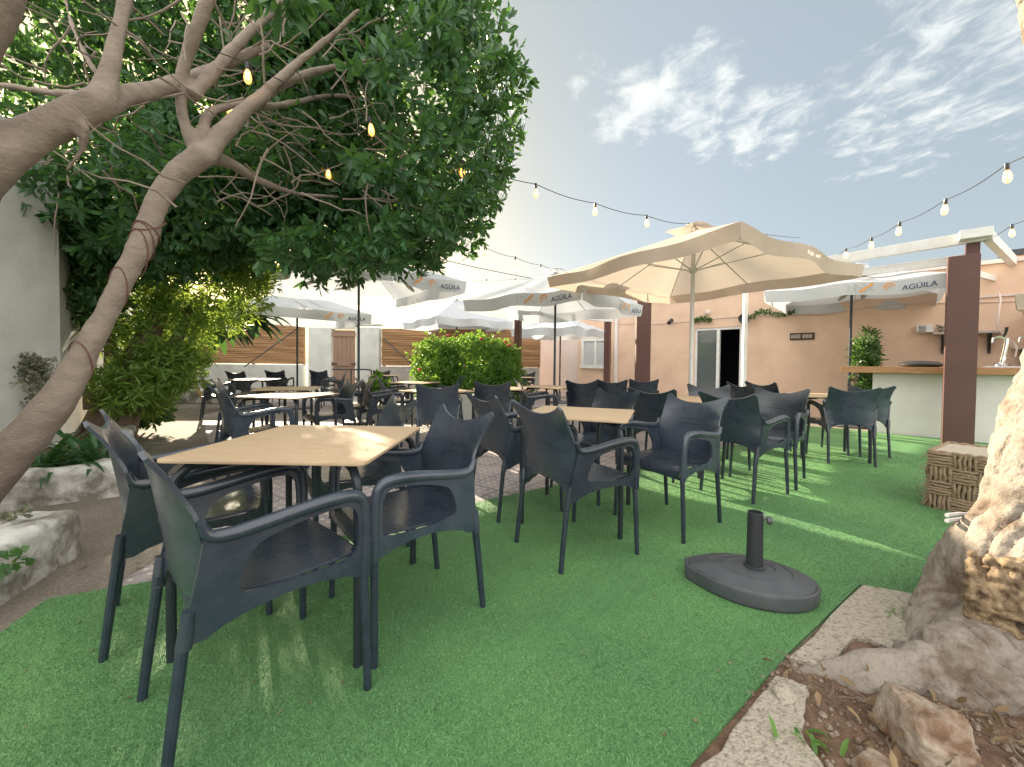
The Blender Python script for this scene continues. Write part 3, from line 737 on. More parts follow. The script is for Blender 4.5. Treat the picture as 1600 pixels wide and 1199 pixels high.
MB().lathe([(.06, 0), (.10, .04), (.12, .10), (.11, .115), (.04, .09)], (0, 0, 0), 18).build('horn', M['dark_metal'], t).matrix_local = Matrix.Translation((0, -.12, 0)) @ Matrix.Rotation(R(100), 4, 'X')
# sign: two pale unreadable word blocks on a dark board
t = fthing('wall_sign', 'small dark wooden sign with two pale blocks of lettering on the peach wall', 'sign', 2.27, .012, 1.74)
MB().box((0, 0, 0), (.44, .022, .15)).build('board', mat('sign_wood', (.035, .018, .012), .6), t, smooth=False, bevel=.003)
lb = MB()
rr_ = random.Random(3)
for x0 in (-.205, .005):
    for k in range(5):
        x = x0 + .012 + k * .036
        lb.box((x, -.0125, 0), (.009, .004, .085)).box((x + .017, -.0125, 0), (.008, .004, .085)); lb.box((x + .009, -.0127, rr_.choice((-.035, .035, 0))), (.018, .003, .014))
lb.build('lettering', mat('sign_letters', (.55, .50, .45), .7), t, smooth=False)
# air vent box, shelves behind the bar
t = fthing('vent_box', 'small grey ventilation box on the wall above the bar, left of the shelf', 'vent', 4.14, .06, 1.80)
MB().box((0, 0, 0), (.22, .13, .14)).build('casing', M['white_metal'], t, smooth=False, bevel=.008)
vb_ = MB()
for k in range(5): vb_.box((-.04, -.067, -.05 + k * .025), (.10, .006, .010))
vb_.build('grille', M['dark_metal'], t, smooth=False)
def shelf(s, z, L_, label):
    t = fthing('wall_shelf', label, 'shelf', s, .0, z)
    MB().box((0, -.12, 0), (L_, .22, .04)).build('board', M['stone'], t, smooth=False, bevel=.004)
    for sx in (-.34, .34):
        MB().beam((sx * L_, -.02, -.022), (sx * L_, -.02, -.36), .04, .03).beam((sx * L_, -.20, -.024), (sx * L_, -.03, -.30), .03, .03).build('bracket', M['dark_metal'], t, smooth=False)
    return t
shelf(4.64, 1.70, .80, 'wall shelf with dark brackets behind the brown post and beer taps')
shelf(5.55, 1.42, .8, 'short grey wall shelf behind the rightmost beer tap')
def rockpile(name, s, z, w, label, seed):
    rg = random.Random(seed); mb = MB()
    for k in range(9):
        mb.tube([tuple(fp(s + rg.uniform(-w, w), .12 + rg.uniform(-.05, .05), z + rg.uniform(0, .12))) for _ in range(3)], .022, 6)
    o = mb.build(name, mat(name + '_mat', (.16, .14, .12), .7, (.5, .45, .36), 20)); tag(o, label, 'ornament')
rockpile('driftwood_ornament', 4.36, 1.74, .08, 'heap of dark ornaments on the shelf left of the brown post', 1)
rockpile('driftwood_ornament', 5.5, 1.46, .20, 'pale driftwood heap on the short shelf at the right edge', 2)
# bar
bar = empty('bar_counter', (5.93, 6.63, 0), R(-45)); tag(bar, 'long white bar counter with a wooden top in front of the peach wall', 'bar')
MB().box((2.3, .30, .49), (4.6, .52, 1.0)).build('body', M['bar_white'], bar, smooth=False)
MB().box((2.15, .24, 1.045), (5.1, .80, .10)).build('counter_top', M['bar_wood'], bar, smooth=False, bevel=.006)
o = MB().box((0, 0, 0), (2.2, .34, .022)).build('drip_tray', M['steel'], smooth=False, bevel=.004); tag(o, 'flat steel drip tray on the bar top beneath the beer taps', 'tray')
bd = lambda s, n, z: np.array([5.93, 6.63, 0]) + E_ * s - Nn * n + np.array([0, 0, z])
o.location = tuple(bd(2.3, .22, 1.107)); o.rotation_euler.z = R(-45)
def beer_tap(s, label):
    t = empty('beer_tap', tuple(bd(s, .26, 1.119)), R(-45)); tag(t, label, 'beer tap', 'chrome beer taps on the bar')
    MB().tube(catmull([(0, 0, .0), (.0, 0, .05), (.012, .0, .15), (.03, .0, .30), (.035, 0, .40)], 5), [.055] * 2 + [.045] * 3 + [.034] * 4 + [.030] * 12, 14).build('column', M['chrome'], t)
    MB().lathe([(.075, 0), (.08, .02), (.06, .05), (.03, .06)], (0, 0, 0), 16).build('foot', M['chrome'], t)
    MB().tube([(.035, 0, .40), (-.05, -.03, .42), (-.10, -.05, .40), (-.105, -.05, .34)], [.022, .018, .016, .012], 10).build('spout', M['chrome'], t)
    MB().tube([(.0, -.01, .42), (.02, -.02, .47), (.03, -.03, .56)], [.012, .014, .018], 8).build('handle', M['dark_metal'], t)
for s, lb_ in ((1.38, 'leftmost chrome beer tap, touching the brown post'), (1.62, 'chrome beer tap right of the brown post, middle of the three'), (1.86, 'rightmost chrome beer tap at the picture edge')): beer_tap(s, lb_)
o = MB().lathe([(.20, 0), (.26, .025), (.265, .045), (.20, .085), (.05, .10), (.0, .10)], (0, 0, 0), 30).build('serving_pan', M['dark_metal']); tag(o, 'flat dark round pan turned upside down on the bar top', 'pan'); o.location = tuple(bd(.55, .16, 1.096))
o = MB().lathe([(.03, 0), (.04, .03), (.045, .06), (.04, .062)], (0, 0, 0), 14).build('cup', M['white_metal']); tag(o, 'small white cup beside the dark pan on the bar', 'cup'); o.location = tuple(bd(.92, .10, 1.096))
# pergola over the bar
pg = empty('pergola', (6.45, 5.55, 0)); tag(pg, 'pergola over the bar with white beams and one massive brown corner post', 'pergola')
O = np.array([6.45, 5.55, 0])
MB().box((-.27, .02, 1.31), (.30, .17, 2.62), R(-42)).build('post', M['brown_steel'], pg, smooth=False, bevel=.006)
MB().box((-.095, .07, 1.40), (.13, .15, 2.80), R(-42)).build('post', M['brown_steel'], pg, smooth=False, bevel=.006)
def pb_(a, b, w, h, name='beam'): MB().beam(np.array(a) - O, np.array(b) - O, w, h).build(name, M['white_metal'], pg, smooth=False, bevel=.004)
pb_((6.40, 5.42, 2.88), (4.55, 8.06, 2.88), .09, .15); pb_((6.42, 5.78, 2.64), (4.75, 8.15, 2.66), .07, .12)
pb_((6.43, 5.50, 2.87), (8.66, 6.98, 2.87), .09, .14); pb_((8.52, 6.96, 2.795), (8.52, 6.96, 0), .11, .11, 'post'); pb_((4.6, 8.0, 2.80), (4.6, 8.0, 0), .07, .07, 'post')
pb_((6.9, 6.3, 2.62), (8.4, 7.0, 2.62), .05, .10)
fr = MB(); fr.box((-.17, -.02, 2.90), (.30, .26, .12), R(-42)); fr.build('cap', M['white_metal'], pg, smooth=False, bevel=.004)
# cables hanging at the pergola
o = MB().tube(catmull([(8.1, 6.75, 2.35), (7.95, 6.6, 2.2), (7.75, 6.45, 1.95), (7.7, 6.4, 1.7), (7.85, 6.3, 1.45), (7.6, 6.1, 1.25)], 6), .012, 6).build('hose', M['facade_pale']); tag(o, 'pale hose hanging in a curve behind the beer taps', 'hose')

# small pergola in the middle
pm = empty('pergola', (2.65, 8.2, 0)); tag(pm, 'open pergola frame with brown posts and a pale beam beside the hedge', 'pergola')
O2 = np.array([2.65, 8.2, 0])
def pm_(mb, nm, m): mb.v = [tuple(np.array(v) - O2) for v in mb.v]; mb.build(nm, m, pm, smooth=False, bevel=.004)
pm_(MB().box((2.65, 8.2, 1.2), (.28, .20, 2.4), R(-10)), 'post', M['brown_steel'])
pm_(MB().box((.12, 8.55, 1.03), (.12, .12, 2.06), R(-30)), 'post', M['brown_steel']); pm_(MB().box((.12, 8.55, 2.11), (.10, .10, .10), R(-30)), 'cap', M['white_metal'])
pm_(MB().box((2.50, 10.6, 1.10), (.15, .15, 2.2), R(-30)), 'post', M['brown_steel'])
pm_(MB().beam((.05, 8.5, 2.19), (2.62, 10.65, 2.24), .07, .08), 'beam', M['white_metal'])

# ------------------------------------------------------------------ back boundary: gate wall, fences, low walls
YB = 12.75
gw = empty('gate_wall', (-5.35, YB, 0)); tag(gw, 'white gate wall holding the old wooden gate', 'wall')
for x0, x1 in ((-6.45, -5.72), (-4.95, -4.22)): MB().box(((x0 + x1) / 2 + 5.35, .15, 1.08), (x1 - x0, .3, 2.2)).build('pier', M['wall_white'], gw, smooth=False, bevel=.01)
MB().box((.02, .15, 2.18), (.766, .28, .12)).build('lintel', M['wall_white'], gw, smooth=False)
MB().box((0, .15, 2.275), (2.36, .36, .06)).build('coping', M['wall_white'], gw, smooth=False, bevel=.008)
gt = empty('wooden_gate', (-5.335, YB + .08, 0)); tag(gt, 'weathered reddish wooden gate between white piers', 'gate')
for k in range(5): MB().box((-.28 + k * .14, 0, 1.05), (.132, .035, 2.08)).build('board', M['old_wood'], gt, smooth=False, bevel=.004)
MB().box((0, -.03, 1.02), (.74, .03, .12)).box((0, -.03, 1.95), (.74, .03, .12)).box((0, -.03, .15), (.74, .03, .12)).build('rail', M['old_wood'], gt, smooth=False)
MB().box((-.30, -.05, 1.02), (.16, .01, .04)).box((.30, -.05, 1.02), (.16, .01, .04)).build('hinge', M['dark_metal'], gt, smooth=False)
def fence(x0, x1, z0, z1, label, brace):
    t = empty('reed_fence', (x0, YB + .1, 0)); tag(t, label, 'fence')
    L_ = x1 - x0; mb = MB(); n = int((z1 - z0) / .045)
    for k in range(n):
        z = z0 + (k + .5) * (z1 - z0) / n
        pts = [(x, .012 * math.sin(3 * x + k), z + .006 * math.sin(2.3 * x + k * 1.7)) for x in np.linspace(0, L_, 14)]
        mb.tube(pts, .026, 5, flat=.9)
    mb.box((L_ / 2, .035, (z0 + z1) / 2), (L_, .01, z1 - z0)); mb.build('reed_panel', M['fence'], t)
    for x in np.linspace(.05, L_ - .05, 4): MB().box((x, .09, z1 / 2), (.06, .06, z1)).build('post', M['dark_metal'], t, smooth=False)
    MB().tube([(brace[0] - x0, -.06, z1 - .3), (brace[1] - x0, -.5, z0 - .1)], .018, 6).build('brace', M['dark_metal'], t)
fence(-11.6, -6.62, 1.0, 2.50, 'brown horizontal reed fence left of the white gate', (-6.7, -8.2))
fence(-4.15, .9, .98, 2.16, 'brown horizontal reed fence right of the white gate, behind the hedge', (-4.1, -2.9))
o = MB().box((-9.05, YB - .05, .49), (5.0, .35, .98)).build('low_wall', M['wall_white'], smooth=False, bevel=.02); tag(o, 'low whitewashed wall below the left reed fence', 'wall')
o = MB().box((-1.65, YB - .05, .48), (5.0, .35, .96)).build('low_wall', M['stone'], smooth=False, bevel=.02); tag(o, 'low rough stone wall below the right reed fence', 'wall')
o = MB().box((-8.0, 10.3, .17), (1.9, .5, .34)).build('planter_kerb', M['plaster_dirty'], smooth=False, bevel=.03); tag(o, 'short white planter edge under the reed fence at the far end of the path', 'kerb')
o = MB().tube([at(287, 566, 9.4), at(318, 626, 9.2)], .035, 8).build('wooden_pole', M['yellow_wood']); tag(o, 'yellow wooden pole leaning near the far planter edge', 'pole')
# hand rail by the gate
o = MB().tube(catmull([(-4.15, 11.9, 0), (-4.15, 11.9, .75), (-4.25, 11.9, .86), (-4.6, 11.9, .86), (-5.3, 11.9, .86)], 5), .022, 8).tube([(-4.75, 11.9, .86), (-4.75, 11.9, 0)], .02, 8).build('handrail', M['dark_metal']); tag(o, 'bent dark handrail in front of the right gate pier', 'handrail')
# raised planter with the hedge
o = MB().box((-2.35, 8.25, .14), (2.1, 1.3, .28)).build('stone_platform', M['plaster_dirty'], smooth=False, bevel=.02); tag(o, 'low grey white stone platform left of the hedge', 'platform')
pl = MB().box((-.48, 8.25, .25), (1.6, 1.4, .50)).build('planter', M['wall_white'], smooth=False, bevel=.02); tag(pl, 'white masonry planter under the hedge', 'planter')
# left white boundary wall in two runs
def wall_run(a, b, h, t_, label):
    a, b = np.array(a), np.array(b); d = (b - a) / np.linalg.norm(b - a); n = np.array([d[1], -d[0]])
    mb = MB(); q = [a, b, b - n * t_, a - n * t_]; mb.prism([tuple(p) for p in q], -.02, h)
    o = mb.build('boundary_wall', M['wall_white'], smooth=False); tag(o, label, 'wall')
wall_run((-4.45, -1.0), (-4.98, 4.2), 3.3, -.25, 'tall white plastered boundary wall at the left edge, nearest run')
wall_run((-5.10, 4.22), (-11.4, 12.6), 2.9, -.25, 'white plastered boundary wall farther back behind the bushes on the left')

# planters / kerbs on the left
def lumpy(name, path, w, h, label, seed, voxel=.03, m='plaster_dirty'):
    rg = random.Random(seed); mb = MB()
    p = [np.array(q) for q in path]
    for a, b in zip(p[:-1], p[1:]):
        L_ = np.linalg.norm(b - a); k = max(2, int(L_ / .15))
        for i in range(k + 1):
            c = a + (b - a) * i / k
            d = (b - a) / L_
            mb.box((c[0], c[1], h / 2 - .05), (L_ / k * 1.1, w + rg.uniform(-.015, .015), h + .1 + rg.uniform(-.012, .012)), math.atan2(d[1], d[0]))
    o = remeshed(mb, name, voxel, M[m], smooth_it=6, disp=.012, dscale=9); tag(o, label, 'planter wall'); return o
lumpy('planter_wall', [(-2.75, 1.1), (-2.34, 1.55), (-2.50, 2.10)], .30, .26, 'thick white rounded planter end at the lower left corner', 1)
lumpy('planter_wall', [(-4.6, 2.15), (-3.7, 2.88), (-3.22, 3.23), (-3.35, 3.45)], .20, .27, 'cracked white planter wall under the strap leaved plants, left edge', 2)
lumpy('planter_wall', [(-4.55, 4.7), (-5.05, 5.25), (-5.9, 6.2)], .20, .24, 'short worn planter edge beside the concrete path behind the nearest chairs', 3)
def soilbed(name, poly, z, label):
    mb = MB(); mb.prism(poly, 0, z); o = mb.build(name, M['soil'], smooth=False); tag(o, label, kind='structure')
soilbed('soil_bed', [(-4.5, .4), (-2.8, 1.2), (-2.55, 1.6), (-2.6, 2.2), (-4.6, 2.0)], .17, None)
soilbed('soil_bed', [(-4.7, 2.25), (-3.7, 3.0), (-3.3, 3.35), (-4.4, 4.75), (-5.1, 5.4), (-6.0, 6.3), (-7.0, 6.6), (-4.95, 4.2)], .18, None)

# ------------------------------------------------------------------ vegetation
def leaf_arrays(P, D, U, L_, W_, bend=.12):
    """P base points, D directions, U up hints, lengths, widths -> 5 verts / 4 tris per leaf (folded obovate blade)"""
    n = len(P); S = np.cross(D, U); S /= np.linalg.norm(S, axis=1, keepdims=True) + 1e-9; Nf = np.cross(S, D)
    L_ = L_[:, None]; W_ = W_[:, None]
    V = np.zeros((n, 7, 3))
    V[:, 0] = P; V[:, 1] = P + D * L_ * .33 + S * W_ * .34 + Nf * W_ * .12; V[:, 2] = P + D * L_ * .33 - S * W_ * .34 + Nf * W_ * .12
    V[:, 3] = P + D * L_ * .70 + S * W_ * .5 + Nf * (W_ * .14 - L_ * bend * .45); V[:, 4] = P + D * L_ * .70 - S * W_ * .5 + Nf * (W_ * .14 - L_ * bend * .45)
    V[:, 5] = P + D * L_ - Nf * L_ * bend; V[:, 6] = P + D * L_ * .5 - Nf * L_ * bend * .2
    F = np.array([(0, 1, 6), (0, 6, 2), (1, 3, 6), (6, 4, 2), (3, 5, 6), (6, 5, 4)])
    Fs = (F[None] + (np.arange(n) * 7)[:, None, None]).reshape(-1, 3)
    return V.reshape(-1, 3), Fs
def norm(a): return a / (np.linalg.norm(a, axis=1, keepdims=True) + 1e-9)
def rosettes(C, A, per, L0, W0, spread=.9, rng=RNG):
    n = len(C); C = np.repeat(C, per, 0); A = np.repeat(A, per, 0); m = n * per
    rv = norm(rng.normal(size=(m, 3))); D = norm(A * rng.uniform(.15, .9, (m, 1)) + rv * spread)
    U = norm(A + rng.normal(size=(m, 3)) * .35)
    L_ = L0 * rng.uniform(.65, 1.2, m); W_ = W0 * rng.uniform(.75, 1.2, m)
    return leaf_arrays(C + rv * .012, D, U, L_, W_)
def leaves_obj(name, parts, m, parent=None, spread=.22):
    V = np.concatenate([p[0] for p in parts]); off = 0; Fl = []; rn = []
    for v, f in parts: Fl.append(f + off); off += len(v); k = len(v) // 7; rn.append(np.repeat(np.clip(RNG.normal(.5, spread, k), 0, 1), 7))
    me = tri_mesh(name, V, np.concatenate(Fl)); add_rnd(me, np.concatenate(rn))
    return link_mesh(name, me, m, parent)
def ellipsoid_shell(n, c, r, lo=.72, hi=1.0, rng=RNG, lump=.10):
    d = norm(rng.normal(size=(n, 3)))
    k = rng.uniform(lo ** 3, hi ** 3, n) ** (1 / 3)
    l = np.array([noise.noise(Vector(q * 2.3 + np.array(c))) for q in d])
    l2 = np.array([noise.noise(Vector(q * 5.5 + np.array(c) * 2)) for q in d])
    k = k * (1 + lump * l + lump * .6 * l2)
    return np.array(c) + d * np.array(r) * k[:, None], d

def px_of(P):
    d = P - np.array([0, 0, CH]); Y = d[:, 1] * math.cos(CP) - d[:, 2] * math.sin(CP); u = d[:, 1] * math.sin(CP) + d[:, 2] * math.cos(CP)
    x, y = CF * d[:, 0] / Y, -CF * u / Y; return 800 + x * math.cos(CR) - y * math.sin(CR), CY + x * math.sin(CR) + y * math.cos(CR)

def branch(mb, pts, rad, sub=5, n=12, jit=.0):
    p = catmull(pts, sub); k = len(p)
    r = [float(np.interp(i / (k - 1), np.linspace(0, 1, len(rad)), rad)) for i in range(k)]
    if jit: p = [q + RNG.normal(0, jit, 3) for q in p]
    mb.tube(p, r, n); return p

# --- right hand tree of the pair: leaning trunk and the round dark crown
tr2 = empty('tree', tuple(at(0, 720, 2.5))); tag(tr2, 'tree with a leaning smooth trunk tied with cord and a dense round dark green crown', 'tree')
O2_ = np.array(tr2.location)
tb = MB()
trunk2 = branch(tb, [at(-120, 880, 2.42), at(-50, 785, 2.45), at(12, 715, 2.48), at(55, 668, 2.5), at(98, 613, 2.53), at(131, 554, 2.57), at(163, 496, 2.61), at(190, 440, 2.66), at(225, 376, 2.72), at(249, 310, 2.78), at(284, 266, 2.85), at(320, 240, 2.9)], [.14, .13, .115, .104, .092, .072, .060, .061, .071, .066, .075, .075], n=16)
branch(tb, [at(316, 250, 2.9), at(292, 205, 2.88), at(283, 150, 2.86), at(290, 95, 2.84), at(312, 35, 2.8), at(335, -40, 2.8), at(350, -200, 2.9), at(375, -400, 3.1)], [.055, .038, .036, .040, .043, .042, .03, .012])
branch(tb, [at(330, -30, 2.8), at(360, -95, 2.4), at(405, -60, 2.0), at(432, -22, 1.74)], [.03, .018, .012, .006], n=8)
b2 = branch(tb, [at(318, 246, 2.9), at(352, 205, 3.0), at(400, 158, 3.15), at(455, 125, 3.4), at(520, 105, 3.7), at(585, 92, 4.0)], [.075, .062, .050, .040, .028, .015])
branch(tb, [at(420, 140, 3.2), at(470, 95, 3.3), at(520, 55, 3.35), at(562, 15, 3.4)], [.045, .032, .025, .018], n=8)
branch(tb, [at(325, 245, 2.95), at(360, 256, 3.2), at(410, 285, 3.5), at(465, 303, 3.8), at(530, 308, 4.1)], [.055, .045, .035, .025, .015], n=8)
branch(tb, [at(312, 245, 2.9), at(316, 205, 2.95), at(328, 178, 3.0), at(350, 168, 3.1), at(385, 160, 3.3)], [.045, .04, .036, .03, .02], n=8)
branch(tb, [at(395, 165, 3.15), at(440, 165, 3.6), at(520, 150, 4.2), at(600, 160, 4.7)], [.04, .03, .025, .015], n=8)
branch(tb, [at(300, 150, 2.86), at(380, 60, 3.3), at(430, 10, 3.6), at(470, -60, 3.9)], [.05, .04, .035, .03], n=8)
tb.v = [tuple(np.array(v) - O2_) for v in tb.v]
remeshed(tb, 'trunk', .016, M['bark'], tr2, smooth_it=5, disp=.007, dscale=8)
# twigs
tw = MB()
for k in range(110):
    a = at(RNG.uniform(330, 620), RNG.uniform(20, 330), RNG.uniform(3.2, 4.4)); q = np.array(a)
    pts = [q]; d = norm(np.array([[RNG.normal(.6, .6), RNG.normal(.3, .4), RNG.normal(.0, .7)]]))[0]
    for i in range(5): d = norm((d + RNG.normal(0, .28, 3))[None])[0]; q = q + d * .11; pts.append(q)
    tw.tube([tuple(x - O2_) for x in pts], [.008, .007, .006, .005, .004, .003], 5)
tw.build('twig', M['bark'], tr2)['kind'] = 'stuff'
def crown_pts(n, c, r, **k):
    P, D = ellipsoid_shell(n, c, r, **k)
    q = np.array([noise.noise(Vector(p * 2.1)) + .5 * noise.noise(Vector(p * 4.7)) for p in P])      # clumps with gaps between them
    k = q > -.20; return P[k], D[k]
parts = []
P, D = crown_pts(4900, (-1.62, 4.25, 3.72), (1.66, 1.62, 1.82), lo=.70, lump=.13)
x, y = px_of(P); keep = ~((x < 585 + 50 * np.sin(y * .045)) & (y < 345) & (P[:, 1] < 4.2)) & ~((x < 470) & (P[:, 1] < 4.1)); P, D = P[keep], D[keep]
parts.append(rosettes(P, norm(D + np.array([0, 0, .15])), 8, .125, .043))
P, D = crown_pts(900, (-2.1, 4.9, 2.85), (1.25, .8, .62), lo=.5, lump=.15); parts.append(rosettes(P, D, 8, .125, .043))
P, D = crown_pts(900, (-1.9, 4.7, 3.6), (1.3, .9, 1.5), lo=.1, lump=.15); x, y = px_of(P); keep = ~((x < 560) & (P[:, 1] < 4.3)); parts.append(rosettes(P[keep], D[keep], 8, .125, .046))
P = np.array([at(400, -12, 1.75), at(440, -4, 1.7), at(470, -14, 1.7), at(425, -24, 1.65), at(455, -22, 1.7)]); parts.append(rosettes(P, np.tile([[.3, 0, -.9]], (5, 1)), 9, .12, .045, .8))
# drooping sprays along the lower rim
P = np.array([at(RNG.uniform(400, 640), 365 + RNG.uniform(0, 50), RNG.uniform(3.4, 4.2)) for _ in range(190)]); parts.append(rosettes(P, np.tile([[.1, -.1, -.95]], (190, 1)), 7, .115, .040, .7))
parts = [(v - O2_, f) for v, f in parts]
leaves_obj('crown', parts, M['leaf_main'], tr2, .28)
# cords wound round the trunk
cords = []
tp = [np.array(p) for p in trunk2]
def along(t): 
    f = t * (len(tp) - 1); i = min(int(f), len(tp) - 2); return tp[i] + (tp[i + 1] - tp[i]) * (f - i), norm((tp[i + 1] - tp[i])[None])[0]
for t0, tl, rr in ((.725, .03, .076), (.745, .012, .076), (.76, -.02, .075), (.62, .04, .065), (.44, .04, .078), (.70, .04, .074)):
    pts = []
    for a in np.linspace(0, 2 * math.pi, 26):
        c, d = along(t0 + tl * math.sin(a)); xx = norm(np.cross(d, [0, 1, 0])[None])[0]; yy = np.cross(d, xx)
        pts.append(c + (xx * math.cos(a) + yy * math.sin(a)) * (rr - .001))

    cords.append(pts)
ct = empty('cord', tuple(tp[0])); tag(ct, 'thin reddish cord wound several times around the leaning trunk', 'cord')
for pts in cords: MB().tube([tuple(q - tp[0]) for q in pts], .0038, 6).build('loop', M['cord'], ct)

# --- left tree: thick forked trunk coming from the left edge, foliage behind it
tr1 = empty('tree', tuple(at(-150, 700, 2.0))); tag(tr1, 'big forked tree at the left edge with thick grey brown limbs against dark foliage', 'tree')
O1 = np.array(tr1.location); tb = MB()
branch(tb, [at(-330, 900, 1.9), at(-210, 660, 1.95), at(-120, 480, 2.0), at(-72, 314, 2.02), at(-6, 246, 2.06), at(50, 212, 2.12), at(103, 186, 2.16), at(152, 160, 2.2)], [.19, .17, .15, .130, .108, .088, .078, .074], n=16)
branch(tb, [at(152, 166, 2.2), at(170, 115, 2.25), at(182, 60, 2.3), at(195, 0, 2.35), at(205, -90, 2.4), at(225, -260, 2.6), at(240, -450, 2.9)], [.075, .046, .039, .038, .037, .028, .012])
branch(tb, [at(150, 166, 2.2), at(200, 148, 2.4), at(250, 138, 2.7), at(320, 115, 3.1), at(420, 70, 3.6)], [.072, .054, .050, .048, .036])
branch(tb, [at(-230, 620, 1.95), at(-170, 330, 1.9), at(-112, 160, 1.85), at(-56, 60, 1.82), at(-20, -20, 1.8), at(2, -120, 1.8), at(50, -330, 2.05), at(90, -560, 2.4)], [.17, .145, .125, .115, .112, .10, .055, .02], n=14)
branch(tb, [at(135, 195, 2.15), at(128, 235, 2.2), at(106, 265, 2.22), at(112, 295, 2.25), at(142, 315, 2.3)], [.022, .018, .014, .011, .006], n=8)
branch(tb, [at(150, 115, 2.4), at(125, 70, 2.6), at(110, 30, 2.8), at(95, -30, 3)], [.02, .018, .016, .014], n=8)
branch(tb, [at(160, 150, 2.25), at(80, 145, 2.6), at(0, 133, 2.9), at(-80, 130, 3.2)], [.03, .025, .02, .018], n=8)
tb.v = [tuple(np.array(v) - O1) for v in tb.v]
remeshed(tb, 'trunk', .018, M['bark'], tr1, smooth_it=5, disp=.007, dscale=7)
tw = MB()
for k in range(60):
    q = np.array(at(RNG.uniform(-20, 420), RNG.uniform(-20, 330), RNG.uniform(2.5, 4.0))); pts = [q]; d = norm(RNG.normal(0, 1, (1, 3)))[0]
    for i in range(5): d = norm((d + RNG.normal(0, .25, 3))[None])[0]; q = q + d * .12; pts.append(q)
    tw.tube([tuple(x - O1) for x in pts], [.008, .007, .006, .005, .004, .003], 5)
tw.build('twig', M['bark'], tr1)['kind'] = 'stuff'
parts = []
P, D = crown_pts(4200, (-3.9, 4.5, 4.1), (2.6, 1.7, 1.9), lo=.66, lump=.12); x, y = px_of(P)
keep = (P[:, 1] > 3.6) & ~((x > 700)); P, D = P[keep], D[keep]; parts.append(rosettes(P, D, 8, .125, .043))
P, D = crown_pts(1700, (-4.2, 4.8, 3.0), (1.5, .8, 1.0), lo=.3, lump=.15); P, D = P[P[:, 1] > 3.7], D[P[:, 1] > 3.7]; parts.append(rosettes(P, D, 8, .125, .043))
P, D = crown_pts(800, (-3.4, 4.9, 3.7), (1.6, .8, 1.4), lo=.1, lump=.15); P, D = P[P[:, 1] > 4.0], D[P[:, 1] > 4.0]; parts.append(rosettes(P, D, 8, .12, .044))
P, D = crown_pts(2600, (-4.3, 5.3, 5.3), (3.2, 1.3, 1.6), lo=.2, lump=.15); parts.append(rosettes(P, D, 8, .13, .048))
P, D = crown_pts(500, (-2.6, 4.9, 5.2), (1.2, .9, 1.0), lo=.2, lump=.15); parts.append(rosettes(P, D, 8, .13, .048))
leaves_obj('crown', [(v - O1, f) for v, f in parts], M['leaf_main'], tr1, .28)

def shrub(name, label, base, blobs, m, L0, W0, per=7, stems=None, cat='shrub', stem_mat='bark_dark', spread=.9, lump=.18):
    t = empty(name, tuple(base)); tag(t, label, cat); b = np.array(base)
    parts = []
    for (n, c, r, lo) in blobs:
        P, D = ellipsoid_shell(n, c, r, lo=lo, lump=lump); P, D = P[P[:, 2] > .05], D[P[:, 2] > .05]; v, f = rosettes(P, norm(D + np.array([0, 0, .25])), per, L0, W0, spread); parts.append((v - b, f))
    leaves_obj('foliage', parts, m, t)
    if stems:
        mb = MB()
        for pts, rad in stems: branch(mb, [tuple(np.array(p) - b) for p in pts], rad, 4, 8)
        mb.build('stem', M[stem_mat], t)
    return t
shrub('shrub', 'tall yellow green bush with narrow leaves and brown stems behind the leaning trunk', at(185, 690, 5.3) * np.array([1, 1, 0]) + np.array([0, 0, .18]),
      [(520, at(330, 450, 5.6), (.85, .6, .60), .45), (420, at(255, 520, 5.5), (.62, .55, .60), .45), (280, at(215, 600, 5.2), (.40, .45, .42), .4), (300, at(190, 470, 5.6), (.6, .5, .7), .5), (160, at(385, 425, 5.6), (.4, .4, .32), .3), (220, at(275, 570, 5.4), (.32, .4, .36), .4), (380, at(280, 370, 5.3), (.9, .5, .5), .3), (160, at(370, 400, 5.5), (.5, .4, .35), .3)],
      M['leaf_bright'], .125, .024, 8, [([at(150, 700, 5.2), at(190, 610, 5.3), at(235, 520, 5.4), at(270, 440, 5.5)], [.24, .2, .12, .06]), ([at(190, 690, 5.3), at(212, 620, 5.3), at(262, 560, 5.3), at(300, 480, 5.5)], [.14, .12, .08, .04]), ([at(165, 690, 5.2), at(175, 600, 5.3), at(170, 500, 5.4)], [.12, .09, .05])])
shrub('shrub', 'dark green shrub high against the white wall left of the leaning trunk', at(130, 640, 5.0) * np.array([1, 1, 0]),
      [(520, at(120, 390, 5.0), (.75, .5, .55), .3), (260, at(130, 460, 4.9), (.42, .4, .38), .3), (330, at(270, 365, 5.4), (.8, .5, .45), .3)], M['leaf_mid'], .10, .036, 7, [([at(140, 640, 5.0), at(135, 520, 5.0), at(120, 420, 5.0)], [.06, .05, .03])])
shrub('shrub', 'small round dark bluish shrub on thin stems at the far path edge', at(245, 640, 6.6) * np.array([1, 1, 0]) + np.array([0, 0, .1]),
      [(420, at(245, 592, 6.6), (.36, .36, .40), .5)], M['leaf_mid'], .05, .018, 7, [([at(240, 640, 6.6), at(243, 600, 6.6)], [.02, .015]), ([at(252, 640, 6.6), at(250, 600, 6.6)], [.02, .015])])
shrub('shrub', 'low leafy green plant spilling over the short worn planter edge', at(215, 650, 5.7), [(210, at(215, 640, 5.7), (.36, .3, .22), .2)], M['leaf_mid'], .14, .045, 6)
shrub('shrub', 'sparse grey green bush in front of the white wall at the left edge', at(70, 650, 3.9), [(90, at(62, 605, 3.9), (.24, .2, .32), .2), (60, at(50, 575, 3.9), (.10, .12, .14), .2)], M['leaf_grey'], .045, .02, 7, [([at(72, 660, 3.9), at(62, 600, 3.9), at(50, 570, 3.9)], [.012, .01, .006])])
